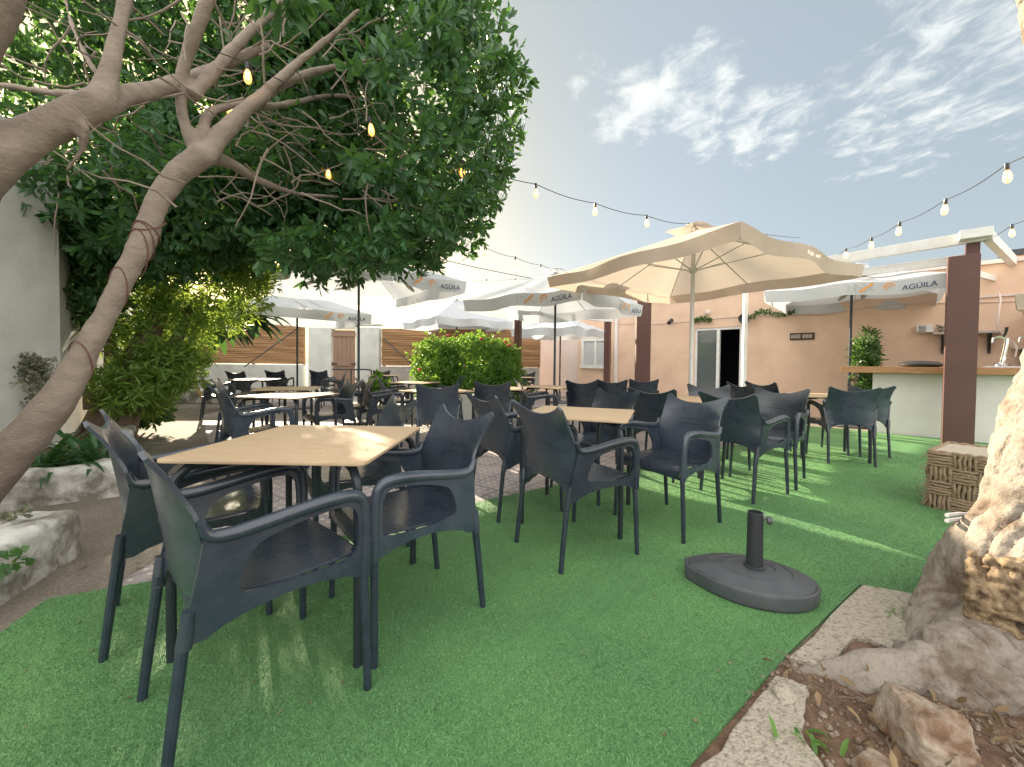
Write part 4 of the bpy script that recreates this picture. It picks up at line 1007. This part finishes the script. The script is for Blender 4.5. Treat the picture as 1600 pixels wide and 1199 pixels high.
hedge = shrub('hedge', 'dense bright green round hedge bush in the white planter', (-.95, 8.2, .5),
      [(1500, (-.75, 8.2, 1.0), (.86, .62, .66), .7), (800, (-1.50, 8.1, .95), (.50, .5, .66), .6), (700, (-.3, 8.25, .95), (.52, .5, .62), .6), (300, (-1.5, 8.0, .45), (.40, .35, .3), .4), (70, (-.8, 8.2, 1.05), (.98, .7, .76), .95), (40, (-1.5, 8.1, 1.0), (.60, .6, .74), .95)], M['leaf_hedge'], .075, .034, 7, lump=.14, cat='hedge')
fl = MB()
for px, py in ((655, 578), (790, 535), (752, 530), (795, 540), (700, 525)):
    p = at(px, py, 7.45); fl.lathe([(.0, -.03), (.035, -.01), (.04, .01), (.01, .03)], tuple(p - np.array([-.95, 8.2, .5])), 8)
fl.build('flower', M['flower_red'], hedge)
shrub('shrub', 'small bright yellow green plant by the stone platform', at(592, 615, 7.4) * np.array([1, 1, 0]) + np.array([0, 0, .0]), [(110, at(592, 602, 7.3), (.16, .15, .20), .2)], M['leaf_hedge'], .09, .04, 6)
# red flowers at the foot of the thin brown post
t = shrub('flower_bush', 'low clump of red and pink flowers at the foot of the thin brown post', (.2, 7.0, .3), [(120, (.22, 7.05, .55), (.22, .2, .2), .2)], M['leaf_mid'], .06, .025, 6, cat='flowers')
fl = MB()
for k in range(26):
    p = np.array([.02, .05, .27]) + RNG.normal(0, 1, 3) * np.array([.12, .1, .1]); fl.lathe([(.0, -.02), (.03, -.01), (.035, .008), (.008, .02)], tuple(p), 7)
fl.build('flower', M['flower_pink'], t)
# potted bamboo at the bar end
pbm = np.array([6.35, 7.25, 0])
t = shrub('potted_plant', 'tall narrow leafy plant in a pot at the left end of the bar', tuple(pbm), [(80, pbm + np.array([.02, 0, 1.42]), (.15, .15, .36), .1), (70, pbm + np.array([-.03, 0, 1.1]), (.19, .17, .30), .1), (40, pbm + np.array([0, 0, .75]), (.14, .13, .25), .1)], M['leaf_mid'], .16, .024, 7, [([pbm + np.array([x, 0, .4]), pbm + np.array([x * 1.5, .02, 1.5])], [.012, .008]) for x in (-.08, 0, .07)], cat='plant')
MB().lathe([(.13, 0), (.15, .02), (.19, .42), (.205, .45), (.19, .46), (.17, .42)], (0, 0, 0), 20).build('pot', M['terracotta'], t)
# garland over the door
for s0, s1, z, lb_ in ((-.05, .40, 2.22, 'short leafy garland above the left half of the glass door'), (1.25, 2.1, 2.28, 'leafy garland on the wall right of the loudspeaker')):
    P = np.array([fp(s, .06, z + .05 * math.sin(9 * s)) + RNG.normal(0, .022, 3) for s in np.linspace(s0, s1, 45)])
    o = leaves_obj('garland', [rosettes(P, np.tile(Nn, (45, 1)), 4, .06, .032)], M['leaf_mid']); tag(o, lb_, 'garland')

# strap leaved plants
def strap(name, label, base, n, L0, W0, m, droop=1.0, cat='plant', rz=(.3, 1.2)):
    t = empty(name, tuple(base)); tag(t, label, cat); V = []; F = []; rn = []
    for k in range(n):
        a = RNG.uniform(0, 2 * math.pi); el = RNG.uniform(*rz); L_ = L0 * RNG.uniform(.6, 1.15); w = W0 * RNG.uniform(.8, 1.2); o = len(V)
        d = np.array([math.cos(a) * math.cos(el), math.sin(a) * math.cos(el), math.sin(el)]); s = np.array([-math.sin(a), math.cos(a), 0]); p = np.array([RNG.normal(0, .035), RNG.normal(0, .035), 0.])
        c = RNG.random(); S = 8
        for i in range(S + 1):
            u = i / S; ww = w * (math.sin(math.pi * (.12 + .86 * u)) ** .6) * .5
            V += [tuple(p + s * ww), tuple(p - np.array([0, 0, ww * .35])), tuple(p - s * ww)]; rn += [c, c * .9, c]
            p = p + d * L_ / S; d = d + np.array([0, 0, -droop * 1.9 / S * (.3 + u)]); d /= np.linalg.norm(d)
        for i in range(S):
            for q in (0, 1): b = o + i * 3 + q; F.append((b, b + 3, b + 4, b + 1))
    me = tri_mesh('foliage', np.array(V), np.array(F)); add_rnd(me, rn); me.polygons.foreach_set('use_smooth', [True] * len(me.polygons)); link_mesh('foliage', me, m, t)
for i, (px, py, Y, lb_) in enumerate([(70, 728, 3.25, 'strap leaved plant beside the leaning trunk, leftmost in the cracked planter'), (115, 722, 3.3, 'strap leaved plant in the middle of the cracked planter, long arching leaves'), (160, 712, 3.35, 'strap leaved plant at the right end of the cracked planter'), (10, 700, 3.5, 'strap leaved plant half cut off by the left edge under the white wall'), (125, 690, 3.7, 'strap leaved plant behind the others under the leaning trunk')]):
    p = at(px, py, Y); p[2] = .17; strap('strap_plant', lb_, p, 30, .50, .036, M['leaf_strap'])
for i, (px, py, Y, lb_) in enumerate([(330, 515, 8.6, 'big leaved dark green plant hanging over the fence, nearer the bush'), (380, 500, 9.0, 'big leaved dark green plant hanging over the fence, left of the low parasol')]):
    strap('banana_plant', lb_, at(px, py, Y), 95, .95, .20, M['leaf_strap'], 1.3, 'plant', (-.2, 1.0))
p = at(1265, 1168, 1.12); p[2] = .01; strap('weed', 'small green weed in the bare soil beside the rock', p, 12, .055, .012, M['leaf_hedge'], .8, 'weed')
p = at(1400, 985, 1.72); p[2] = .02; strap('weed', 'thin grass tuft at the edge of the pale slab by the roots', p, 14, .05, .004, M['leaf_hedge'], .8, 'weed')
# sprigs at the lower left
def sprig(label, pts, L0, m):
    mb = MB(); p = catmull(pts, 4); t = empty('sprig', tuple(p[0])); tag(t, label, 'plant'); b = p[0]
    mb.tube([tuple(q - b) for q in p], .003, 5); mb.build('stem', M['bark'], t)
    P = np.array([q - b for q in p[2:]]); leaves_obj('foliage', [rosettes(P, np.tile([[.5, -.3, .6]], (len(P), 1)), 2, L0, L0 * .62, .8)], m, t)
sprig('leafy twig in front of the white planter end at the lower left edge', [at(-30, 900, 1.65), at(0, 888, 1.62), at(22, 875, 1.6), at(42, 868, 1.58)], .05, M['leaf_mid'])
sprig('small brownish shrub twig above the white planter end at the lower left', [at(-15, 830, 2.0), at(8, 815, 2.0), at(25, 805, 2.0), at(45, 795, 2.0)], .04, M['leaf_grey'])

# --- gnarled trunk at the right front
gt_ = empty('tree', (2.0, 1.55, 0)); tag(gt_, 'huge pale gnarled tree trunk with swollen burl and roots at the right edge', 'tree')
OG = np.array([2.0, 1.55, 0]); tb = MB()
branch(tb, [(2.20, 1.62, -.15), (2.20, 1.61, .05), (2.21, 1.60, .20), (2.25, 1.61, .32), (2.29, 1.63, .43), (2.32, 1.66, .60), (2.37, 1.69, .90), (2.48, 1.70, 1.3), (2.56, 1.75, 1.9), (2.50, 1.80, 2.5), (2.38, 1.8, 3.0), (2.2, 1.8, 3.6)], [.40, .38, .36, .32, .275, .245, .20, .18, .17, .16, .15, .14], n=24)
branch(tb, [(1.98, 1.50, .08), (1.72, 1.44, .05), (1.50, 1.40, .02), (1.25, 1.385, .0), (1.02, 1.42, -.05)], [.17, .135, .105, .085, .045], jit=.006)
branch(tb, [(1.95, 1.70, .06), (1.72, 1.62, .015), (1.58, 1.56, -.03)], [.16, .09, .04], jit=.004)
branch(tb, [(1.85, 1.38, .06), (1.62, 1.30, .01), (1.40, 1.28, -.03)], [.14, .08, .04], jit=.006)
branch(tb, [(2.05, 1.40, .14), (1.85, 1.20, .08), (1.70, 1.08, .03), (1.62, .98, -.05)], [.17, .135, .11, .07], jit=.006)
branch(tb, [(2.2, 1.3, .1), (2.08, 1.08, .03), (2.0, .9, -.04)], [.2, .14, .09])
rg = np.random.default_rng(5)
BC = at(1553, 932, 1.40)
bl = MB()
for k in range(420):   # burl nodules on the side facing the terrace
    u, v = min(.2, max(-.055, rg.normal(.03, .07))), min(.12, max(-.12, rg.normal(0, .058)))
    w_ = rg.uniform(-.01, .05) + 2.2 * (v * v + (u - .03) ** 2)
    c = BC + np.array([.64, -.77, .0]) * u + np.array([.05, .05, 1.0]) * v + np.array([.77, .64, -.1]) * w_
    r = rg.uniform(.006, .020); d = norm(rg.normal(0, 1, (1, 3)))[0] * r * .7
    bl.tube([c - d * 1.6, c - d, c, c + d, c + d * 1.6], [r * .35, r * .8, r, r * .8, r * .35], 8)
bl.lathe([(.02, -.13), (.08, -.08), (.10, 0), (.08, .07), (.02, .11)], tuple(BC + np.array([.77, .64, 0]) * .145 + np.array([.64, -.77, 0]) * .05), 18)
fb = MB()
for k in range(70):
    a = np.array([rg.uniform(1.0, 1.9), rg.uniform(1.0, 1.5), rg.uniform(.0, .05)]); d = norm(rg.normal(0, 1, (1, 3)) * np.array([1, 1, .15]))[0]; pts = [a]
    for i in range(5): d = norm((d + rg.normal(0, .4, 3) * np.array([1, 1, .2]))[None])[0]; a = a + d * rg.uniform(.015, .04); a[2] = max(.004, a[2] * .8); pts.append(a)
    fb.tube([tuple(p - OG) for p in pts], [.003, .003, .0025, .002, .002, .001], 5)
fb.build('root_fibre', M['bark_dark'], gt_)['kind'] = 'stuff'
bl.v = [tuple(np.array(v) - OG) for v in bl.v]
remeshed(bl, 'burl', .0052, M['burl'], gt_, smooth_it=1, disp=.004, dscale=30)
tb.v = [tuple(np.array(v) - OG) for v in tb.v]
def ridg(p):
    return -.016 * max(0, 1 - abs(noise.noise(Vector((p.x * 6 + 1.7 * noise.noise(p * 4), p.y * 6, p.z * 2.5)))) * 6) 
remeshed(tb, 'trunk', .0085, M['bark_pale'], gt_, smooth_it=2, disp=.010, dscale=11, ridge=ridg)
P, D = ellipsoid_shell(700, (2.9, 1.6, 4.4), (1.5, 1.5, .9), lo=.4); leaves_obj('crown', [rosettes(P - OG, D, 8, .11, .04)], M['leaf_main'], gt_)
# rope tied round it
pts = []
for a in np.linspace(R(120), R(330), 22): pts.append((2.325 + .285 * math.cos(a), 1.625 + .285 * math.sin(a), .43 + .02 * math.sin(3 * a)))
rp = MB().tube(pts, .006, 6)
for dz in (0, -.025): rp.tube([(2.10, 1.80, .425), (2.02, 1.80, .43 + dz), (1.93, 1.77, .435 + dz)], .009, 6)
o = rp.build('rope', M['rope_grey']); tag(o, 'thin grey rope tied around the gnarled trunk', 'rope')

def rock(name, loc, size, seed, label, m='rock'):
    bm = bmesh.new(); bmesh.ops.create_icosphere(bm, subdivisions=5, radius=1)
    rg = np.random.default_rng(seed); pl = [(norm(rg.normal(0, 1, (1, 3)))[0], rg.uniform(.55, .8)) for _ in range(9)]
    for v in bm.verts:
        p = np.array(v.co)
        for n_, d_ in pl:
            e = p @ n_ - d_
            if e > 0: p = p - n_ * e * .92
        q = Vector(p); k = 1 + .10 * noise.fractal(q * 2.2 + Vector((seed, 0, 0)), 1, 2, 5) + .03 * noise.noise(q * 14)
        v.co = Vector((p[0] * size[0], p[1] * size[1], p[2] * size[2])) * k
    me = bpy.data.meshes.new(name); bm.to_mesh(me); bm.free(); me.polygons.foreach_set('use_smooth', [True] * len(me.polygons))
    o = link_mesh(name, me, M[m]); o.location = loc; o.rotation_euler = (rg.uniform(-.3, .3), rg.uniform(-.3, .3), rg.uniform(0, 6)); tag(o, label, 'rock'); return o
rock('rock', (1.19, 1.16, .035), (.135, .12, .12), 3, 'rough reddish brown rock in the soil in front of the gnarled roots')
rock('rock', (1.01, 1.035, .0), (.09, .07, .06), 4, 'smaller pale rock at the bottom edge left of the reddish brown rock')
rock('rock', (.90, 1.30, .0), (.07, .05, .035), 5, 'small pale stone at the broken end of the lower slab', 'slab')
# loose soil clods, chips, and dry leaves: uncountable
sv = MB()
for k in range(3200):
    x, y = RNG.uniform(.75, 1.95), RNG.uniform(.75, 1.5); r = .0015 + .011 * RNG.random() ** 4
    sv.lathe([(r * .7, -.3 * r), (r, .3 * r), (r * .4, r)], (x, y, .004), 5)
o = sv.build('soil_gravel', mat('soil_clods', (.10, .055, .035), .95, (.32, .26, .20), 30)); tag(o, kind='stuff')
lit = []
P = np.array([(RNG.uniform(.95, 1.95), RNG.uniform(.75, 1.45), RNG.uniform(.005, .03)) for _ in range(260)]); lit.append(rosettes(P, np.tile([[0, 0, .4]], (260, 1)), 1, .05, .016, .9))
P = np.array([(RNG.uniform(-6, -1.8), RNG.uniform(2.0, 8), .006) for _ in range(160)]); D = norm(np.stack([RNG.normal(size=160), RNG.normal(size=160), np.full(160, .05)], 1)); lit.append(leaf_arrays(P, D, np.tile([[0, 0, 1.]], (160, 1)), RNG.uniform(.02, .05, 160), RNG.uniform(.01, .02, 160), .05))
P = np.array([(RNG.uniform(-1.2, -.53), RNG.uniform(1.42, 2.12), .7445) for _ in range(16)]); D = norm(np.stack([RNG.normal(size=16), RNG.normal(size=16), np.full(16, .03)], 1)); lit.append(leaf_arrays(P, D, np.tile([[0, 0, 1.]], (16, 1)), RNG.uniform(.006, .018, 16), RNG.uniform(.003, .007, 16), .05))
xy = np.stack([RNG.uniform(-2, 4, 260), RNG.uniform(.9, 5, 260)], 1); xy = xy[in_poly(xy[:, 0], xy[:, 1], TURF)]; n_ = len(xy); P = np.concatenate([xy, np.full((n_, 1), .021)], 1); D = norm(np.stack([RNG.normal(size=n_), RNG.normal(size=n_), np.full(n_, .05)], 1)); lit.append(leaf_arrays(P, D, np.tile([[0, 0, 1.]], (n_, 1)), RNG.uniform(.005, .022, n_), RNG.uniform(.003, .010, n_), .05))
o = leaves_obj('dry_leaves', lit, leaf_mat('leaf_dry', (.11, .06, .03), (.30, .21, .11), (.3, .2, .1), .1, .8)); tag(o, kind='stuff')

# --- jute pouf
def pouf():
    e1 = np.array([.55, -.83, 0]); e2 = np.array([.83, .55, 0]); S = .62; Hh = .43; c = np.array([3.22, 3.09, 0.014])
    t = empty('woven_pouf', tuple(c)); tag(t, 'square pouf of coarse woven jute rope with a pale top beside the brown post', 'pouf')
    mb = MB(); mb.prism([tuple((p)[:2]) for p in (e1 * .02 + e2 * .02, e1 * (S - .02) + e2 * .02, e1 * (S - .02) + e2 * (S - .02), e1 * .02 + e2 * (S - .02))], .0, Hh - .015)
    mb.build('core', M['jute'], t, smooth=False)
    rg = random.Random(4)
    wv = MB(); n = 5; cs = S / n; ch = Hh / 4
    for (o_, ax, nr) in ((np.zeros(3), e1, -e2), (np.zeros(3), e2, -e1), (e2 * S, e1, e2), (e1 * S, e2, e1)):
        for i in range(n):
            for j in range(4):
                hor = (i + j) % 2
                for k in range(5):
                    f = (k + .5) / 5; r = .0105 + rg.uniform(-.001, .002)
                    pts = []
                    for u in np.linspace(-.04, 1.04, 6):
                        bul = .012 * math.sin(math.pi * min(1, max(0, u))) + rg.uniform(-.002, .003)
                        a, b = (u, f) if hor else (f, u)
                        pts.append(o_ + ax * (i + a) * cs + np.array([0, 0, (j + b) * ch]) + nr * bul + (ax if not hor else np.array([0, 0, 1])) * rg.uniform(-.004, .004))
                    wv.tube(pts, r, 6)
    wv.build('weave', M['jute'], t)
    ed = MB()
    cs_ = [np.zeros(3), e1 * S, e1 * S + e2 * S, e2 * S]
    for i in range(4):
        a, b = cs_[i], cs_[(i + 1) % 4]
        for q in range(2): ed.tube([tuple(a + (b - a) * u + np.array([0, 0, Hh - .004 + .008 * q]) + np.array([0, 0, .004 * math.sin(u * 60 + q)])) for u in np.linspace(0, 1, 40)], .012, 6)
    ed.build('edging', M['jute'], t)
    P = [[tuple(e1 * S * u + e2 * S * v + np.array([0, 0, Hh + .006 * math.sin(3.1 * u) * math.sin(3.1 * v) + .002 * math.sin(40 * u)])) for v in np.linspace(0, 1, 16)] for u in np.linspace(0, 1, 16)]
    MB().grid(P).build('top', M['jute_top'], t)
    fr = MB()
    for k in range(70):
        u = rg.random(); ax = rg.choice((e1, e2)); z = rg.uniform(.02, Hh); p = ax * S * (rg.choice((0, u))) + np.array([0, 0, z]); nr = -(e1 + e2) / 1.4
        pts = [p]
        for i in range(4): p = p + nr * rg.uniform(.002, .016) + np.array([rg.gauss(0, .01), rg.gauss(0, .01), -rg.uniform(0, .02)]); pts.append(p)
        fr.tube([tuple(q) for q in pts], .0022, 4)
    fr.build('fringe', M['jute'], t)['kind'] = 'stuff'
pouf()

# ------------------------------------------------------------------ string lights
def string_light(label, pts, ends, n_sub=6):
    """pts: bulb hanging points on the cable; ends: extra cable points before / after"""
    root = empty('string_light', tuple(pts[0])); tag(root, label, 'string light'); b = np.array(pts[0])
    line = ([np.array(e) for e in ends[0]] + [np.array(p) for p in pts] + [np.array(e) for e in ends[1]])
    cp = []
    for a, c in zip(line[:-1], line[1:]):
        for u in np.linspace(0, 1, n_sub, endpoint=False): cp.append(a + (c - a) * u - np.array([0, 0, .03 * math.sin(math.pi * u)]) - b)
    cp.append(line[-1] - b)
    MB().tube([tuple(p) for p in cp], .004, 6).build('cable', M['wire'], root)
    global BULB
    for i, p in enumerate(pts):
        q = np.array(p) - b
        if BULB is None:
            gb = MB().lathe([(.013, -.055), (.017, -.065), (.030, -.105), (.034, -.135), (.031, -.16), (.018, -.182), (.004, -.188)], (0, 0, 0), 16).build('bulb', M['bulb_glass'], root)
            MB().lathe([(.012, .012), (.019, .005), (.020, -.045), (.017, -.06), (.012, -.062)], (0, 0, 0), 12).build('socket', M['dark_metal'], gb)
            f = MB()
            for a in range(4): f.tube([(.012 * math.cos(a * 1.57), .012 * math.sin(a * 1.57), -.07), (.017 * math.cos(a * 1.57 + .5), .017 * math.sin(a * 1.57 + .5), -.15)], .0022, 5)
            f.build('filament', M['filament'], gb); BULB = gb; gb.location = tuple(q); gb.scale = (.8,) * 3
        else:
            o = copy_tree(BULB, root); o.location = tuple(q); o.rotation_euler = (RNG.normal(0, .06), RNG.normal(0, .06), RNG.uniform(0, 6))
BULB = None
L1 = [((387, 99), 0), ((578, 184), 1), ((723, 252), 2), ((837, 288), 3), ((930, 318), 4), ((1010, 337), 5), ((1075, 350), 6)]
string_light('string of clear bulbs running from the tree crown to the top of the cream parasol', [at(px, py, 3.0 * (1 + .1515 * i)) for (px, py), i in L1], ([at(-160, -180, 2.1), at(130, -20, 2.56)], [at(1132, 354, 6.2), at(1250, 372, 7.6)]))
L2 = [((358, 153), 0), ((512, 257), 1), ((618, 325), 2), ((698, 359), 3), ((757, 386), 4), ((805, 402), 5), ((845, 414), 6), ((873, 420), 7)]
string_light('string of clear bulbs running from the tree crown to the parasol in the centre', [at(px, py, 3.36 * (1 + .215 * i)) for (px, py), i in L2], ([at(-40, -120, 2.1), at(125, -10, 2.6)], [at(905, 424, 9.2)]))
L3 = [((1573, 257), 0), ((1478, 312), 1), ((1406, 348), 2), ((1362, 372), 3), ((1322, 389), 4)]
string_light('string of clear bulbs rising to the upper right corner of the picture', [at(px, py, 3.2 * (1 + .248 * i)) for (px, py), i in L3], ([at(1760, 150, 2.2)], [at(1295, 403, 7.4), at(1240, 425, 9.0)]))
string_light('short string with one bulb right of the massive brown post', [at(1581, 352, 4.9)], ([at(1700, 296, 4.2)], [at(1527, 380, 5.55)]))
o = MB().tube([tuple(at(600 + 230 * u, 380 + 55 * u + 4 * math.sin(3.14 * u), 6.5 + 4 * u)) for u in np.linspace(0, 1, 14)], .008, 6).build('overhead_cable', M['wire']); tag(o, 'plain dark overhead cable without bulbs above the lettered white parasol', 'cable')
string_light('distant string of tiny bulbs low above the hedge', [at(px, py, 11.5) for px, py in ((760, 437), (805, 436))], ([at(735, 438, 11.5)], [at(860, 433, 11.5)]))

# ------------------------------------------------------------------ sky, sun, camera
SUN_EL, SUN_AZ = R(20.1), math.atan2(-.675, 1)      # azimuth measured from +Y towards +X
wd = bpy.data.worlds.new('World'); scene.world = wd; wd.use_nodes = True
nt = wd.node_tree; N = nt.nodes; L = nt.links; bg = N['Background']
sk = N.new('ShaderNodeTexSky'); sk.sky_type = 'NISHITA'; sk.sun_disc = False; sk.sun_elevation = SUN_EL; sk.sun_rotation = SUN_AZ
sk.air_density = 1.0; sk.dust_density = 3.0; sk.ozone_density = 1.2
tc = N.new('ShaderNodeTexCoord'); nrm = N.new('ShaderNodeVectorMath'); nrm.operation = 'NORMALIZE'; L.new(tc.outputs['Generated'], nrm.inputs[0])
sp = N.new('ShaderNodeSeparateXYZ'); L.new(nrm.outputs[0], sp.inputs[0])
zc = N.new('ShaderNodeMath'); zc.operation = 'MAXIMUM'; zc.inputs[1].default_value = .06; L.new(sp.outputs[2], zc.inputs[0])
dv = N.new('ShaderNodeVectorMath'); dv.operation = 'DIVIDE'; cmb = N.new('ShaderNodeCombineXYZ')
for i in range(3): L.new(zc.outputs[0], cmb.inputs[i])
L.new(nrm.outputs[0], dv.inputs[0]); L.new(cmb.outputs[0], dv.inputs[1])
mp = N.new('ShaderNodeMapping'); mp.inputs['Rotation'].default_value = (0, 0, R(-28)); mp.inputs['Scale'].default_value = (5.0, 4.0, 1); L.new(dv.outputs[0], mp.inputs['Vector'])
n1 = N.new('ShaderNodeTexNoise'); n1.inputs['Scale'].default_value = 1.6; n1.inputs['Detail'].default_value = 9; n1.inputs['Roughness'].default_value = .62; n1.inputs['Distortion'].default_value = .35; L.new(mp.outputs[0], n1.inputs['Vector'])
def blob(d, r0, r1):
    d = np.array(d); d = d / np.linalg.norm(d)
    ds = N.new('ShaderNodeVectorMath'); ds.operation = 'DISTANCE'; ds.inputs[1].default_value = tuple(d); L.new(nrm.outputs[0], ds.inputs[0])
    m_ = N.new('ShaderNodeMapRange'); m_.interpolation_type = 'SMOOTHSTEP'; m_.inputs['From Min'].default_value = r1; m_.inputs['From Max'].default_value = r0; L.new(ds.outputs['Value'], m_.inputs['Value']); return m_.outputs[0]
def dirpx(px, py): p = at(px, py, 1.0) - np.array([0, 0, CH]); return p
acc = None
for d, r0, r1, wgt in ((dirpx(985, 165), .03, .17, 1.0), (dirpx(1085, 140), .04, .19, 1.0), (dirpx(1190, 190), .03, .17, .95), (dirpx(1110, 215), .02, .13, .8), (dirpx(1420, 150), .08, .26, .80), (dirpx(1540, 60), .08, .32, .86), (dirpx(920, 120), .02, .12, .8), (dirpx(840, 110), .0, .06, .5), (dirpx(1305, 85), .0, .05, .6), (dirpx(1300, 190), .02, .16, .72), (dirpx(780, 180), .0, .07, .6)):
    o_ = blob(d, r0, r1); mm = N.new('ShaderNodeMath'); mm.operation = 'MULTIPLY'; mm.inputs[1].default_value = wgt; L.new(o_, mm.inputs[0])
    if acc is None: acc = mm.outputs[0]
    else:
        mx_ = N.new('ShaderNodeMath'); mx_.operation = 'MAXIMUM'; L.new(acc, mx_.inputs[0]); L.new(mm.outputs[0], mx_.inputs[1]); acc = mx_.outputs[0]
ad = N.new('ShaderNodeMath'); ad.operation = 'MULTIPLY_ADD'; ad.inputs[1].default_value = .62; ad.inputs[2].default_value = -.62; L.new(acc, ad.inputs[0])
sm_ = N.new('ShaderNodeMath'); sm_.operation = 'ADD'; L.new(ad.outputs[0], sm_.inputs[0]); L.new(n1.outputs['Fac'], sm_.inputs[1])
cr = N.new('ShaderNodeMapRange'); cr.interpolation_type = 'SMOOTHSTEP'; cr.inputs['From Min'].default_value = .32; cr.inputs['From Max'].default_value = .66; cr.inputs['To Max'].default_value = .8; L.new(sm_.outputs[0], cr.inputs['Value'])
# thin even haze that pales the blue, stronger low down
hz = N.new('ShaderNodeMapRange'); hz.inputs['From Min'].default_value = 0; hz.inputs['From Max'].default_value = .8; hz.inputs['To Min'].default_value = .30; hz.inputs['To Max'].default_value = .30; L.new(sp.outputs[2], hz.inputs['Value'])
bw = N.new('ShaderNodeRGBToBW'); L.new(sk.outputs[0], bw.inputs[0])
tint = N.new('ShaderNodeMix'); tint.data_type = 'RGBA'; tint.blend_type = 'MULTIPLY'; tint.inputs['Factor'].default_value = 1; L.new(bw.outputs[0], tint.inputs[6]); tint.inputs[7].default_value = (1.25, 1.25, 1.2, 1)
m1 = N.new('ShaderNodeMix'); m1.data_type = 'RGBA'; L.new(hz.outputs[0], m1.inputs['Factor']); L.new(sk.outputs[0], m1.inputs[6]); L.new(tint.outputs[2], m1.inputs[7])
mc = N.new('ShaderNodeMix'); mc.data_type = 'RGBA'; mc.inputs['Factor'].default_value = .55; L.new(m1.outputs[2], mc.inputs[6]); mc.inputs[7].default_value = (2.95, 3.5, 3.7, 1)
sdir = np.array([-.675, 1, .4424]); so_ = blob(sdir, .05, .95)
wm = N.new('ShaderNodeMix'); wm.data_type = 'RGBA'; wm.blend_type = 'MULTIPLY'; wm.inputs[7].default_value = (.84, .69, .43, 1); L.new(so_, wm.inputs['Factor']); L.new(mc.outputs[2], wm.inputs[6])
m2 = N.new('ShaderNodeMix'); m2.data_type = 'RGBA'; L.new(cr.outputs[0], m2.inputs['Factor']); L.new(wm.outputs[2], m2.inputs[6]); m2.inputs[7].default_value = (5.6, 5.7, 5.5, 1)
# broken bright cloud deck added out of view behind and overhead, to fill shade
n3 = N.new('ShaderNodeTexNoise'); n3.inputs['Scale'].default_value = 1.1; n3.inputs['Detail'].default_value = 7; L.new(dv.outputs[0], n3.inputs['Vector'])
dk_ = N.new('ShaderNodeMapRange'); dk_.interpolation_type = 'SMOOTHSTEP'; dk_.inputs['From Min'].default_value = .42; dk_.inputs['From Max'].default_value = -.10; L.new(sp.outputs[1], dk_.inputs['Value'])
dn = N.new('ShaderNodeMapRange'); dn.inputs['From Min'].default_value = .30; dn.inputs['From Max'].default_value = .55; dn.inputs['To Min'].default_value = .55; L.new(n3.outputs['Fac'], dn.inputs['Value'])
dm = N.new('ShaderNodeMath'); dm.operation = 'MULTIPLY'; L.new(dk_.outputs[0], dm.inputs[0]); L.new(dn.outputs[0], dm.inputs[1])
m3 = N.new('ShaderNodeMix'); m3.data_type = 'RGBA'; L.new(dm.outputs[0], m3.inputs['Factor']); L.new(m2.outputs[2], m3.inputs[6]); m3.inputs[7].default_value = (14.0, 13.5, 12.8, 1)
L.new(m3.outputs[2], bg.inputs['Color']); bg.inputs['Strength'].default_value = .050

sd = np.array([-.675, 1, .4424]); sd /= np.linalg.norm(sd)
sl = bpy.data.lights.new('sun', 'SUN'); sl.energy = 4.2; sl.angle = R(.6); sl.color = (1, .85, .63)
so = bpy.data.objects.new('sun', sl); COL.objects.link(so); so.location = (-10, 15, 8)
so.rotation_euler = Vector(sd).to_track_quat('Z', 'Y').to_euler()

cam = bpy.data.cameras.new('camera'); co = bpy.data.objects.new('camera', cam); COL.objects.link(co); scene.camera = co
cam.sensor_fit = 'HORIZONTAL'; cam.sensor_width = 36; cam.lens = CF / 1600 * 36; cam.clip_start = .05; cam.clip_end = 2000
cam.shift_y = -(599.5 - CY) / 1600
co.matrix_world = Matrix.Translation((0, 0, CH)) @ Matrix.Rotation(math.pi / 2 - CP, 4, 'X') @ Matrix.Rotation(CR, 4, 'Z')
scene.view_settings.view_transform = 'Standard'; scene.view_settings.look = 'None'; scene.view_settings.exposure = 2.0; scene.view_settings.gamma = 1
scene.cycles.max_bounces = 8; scene.cycles.transparent_max_bounces = 12
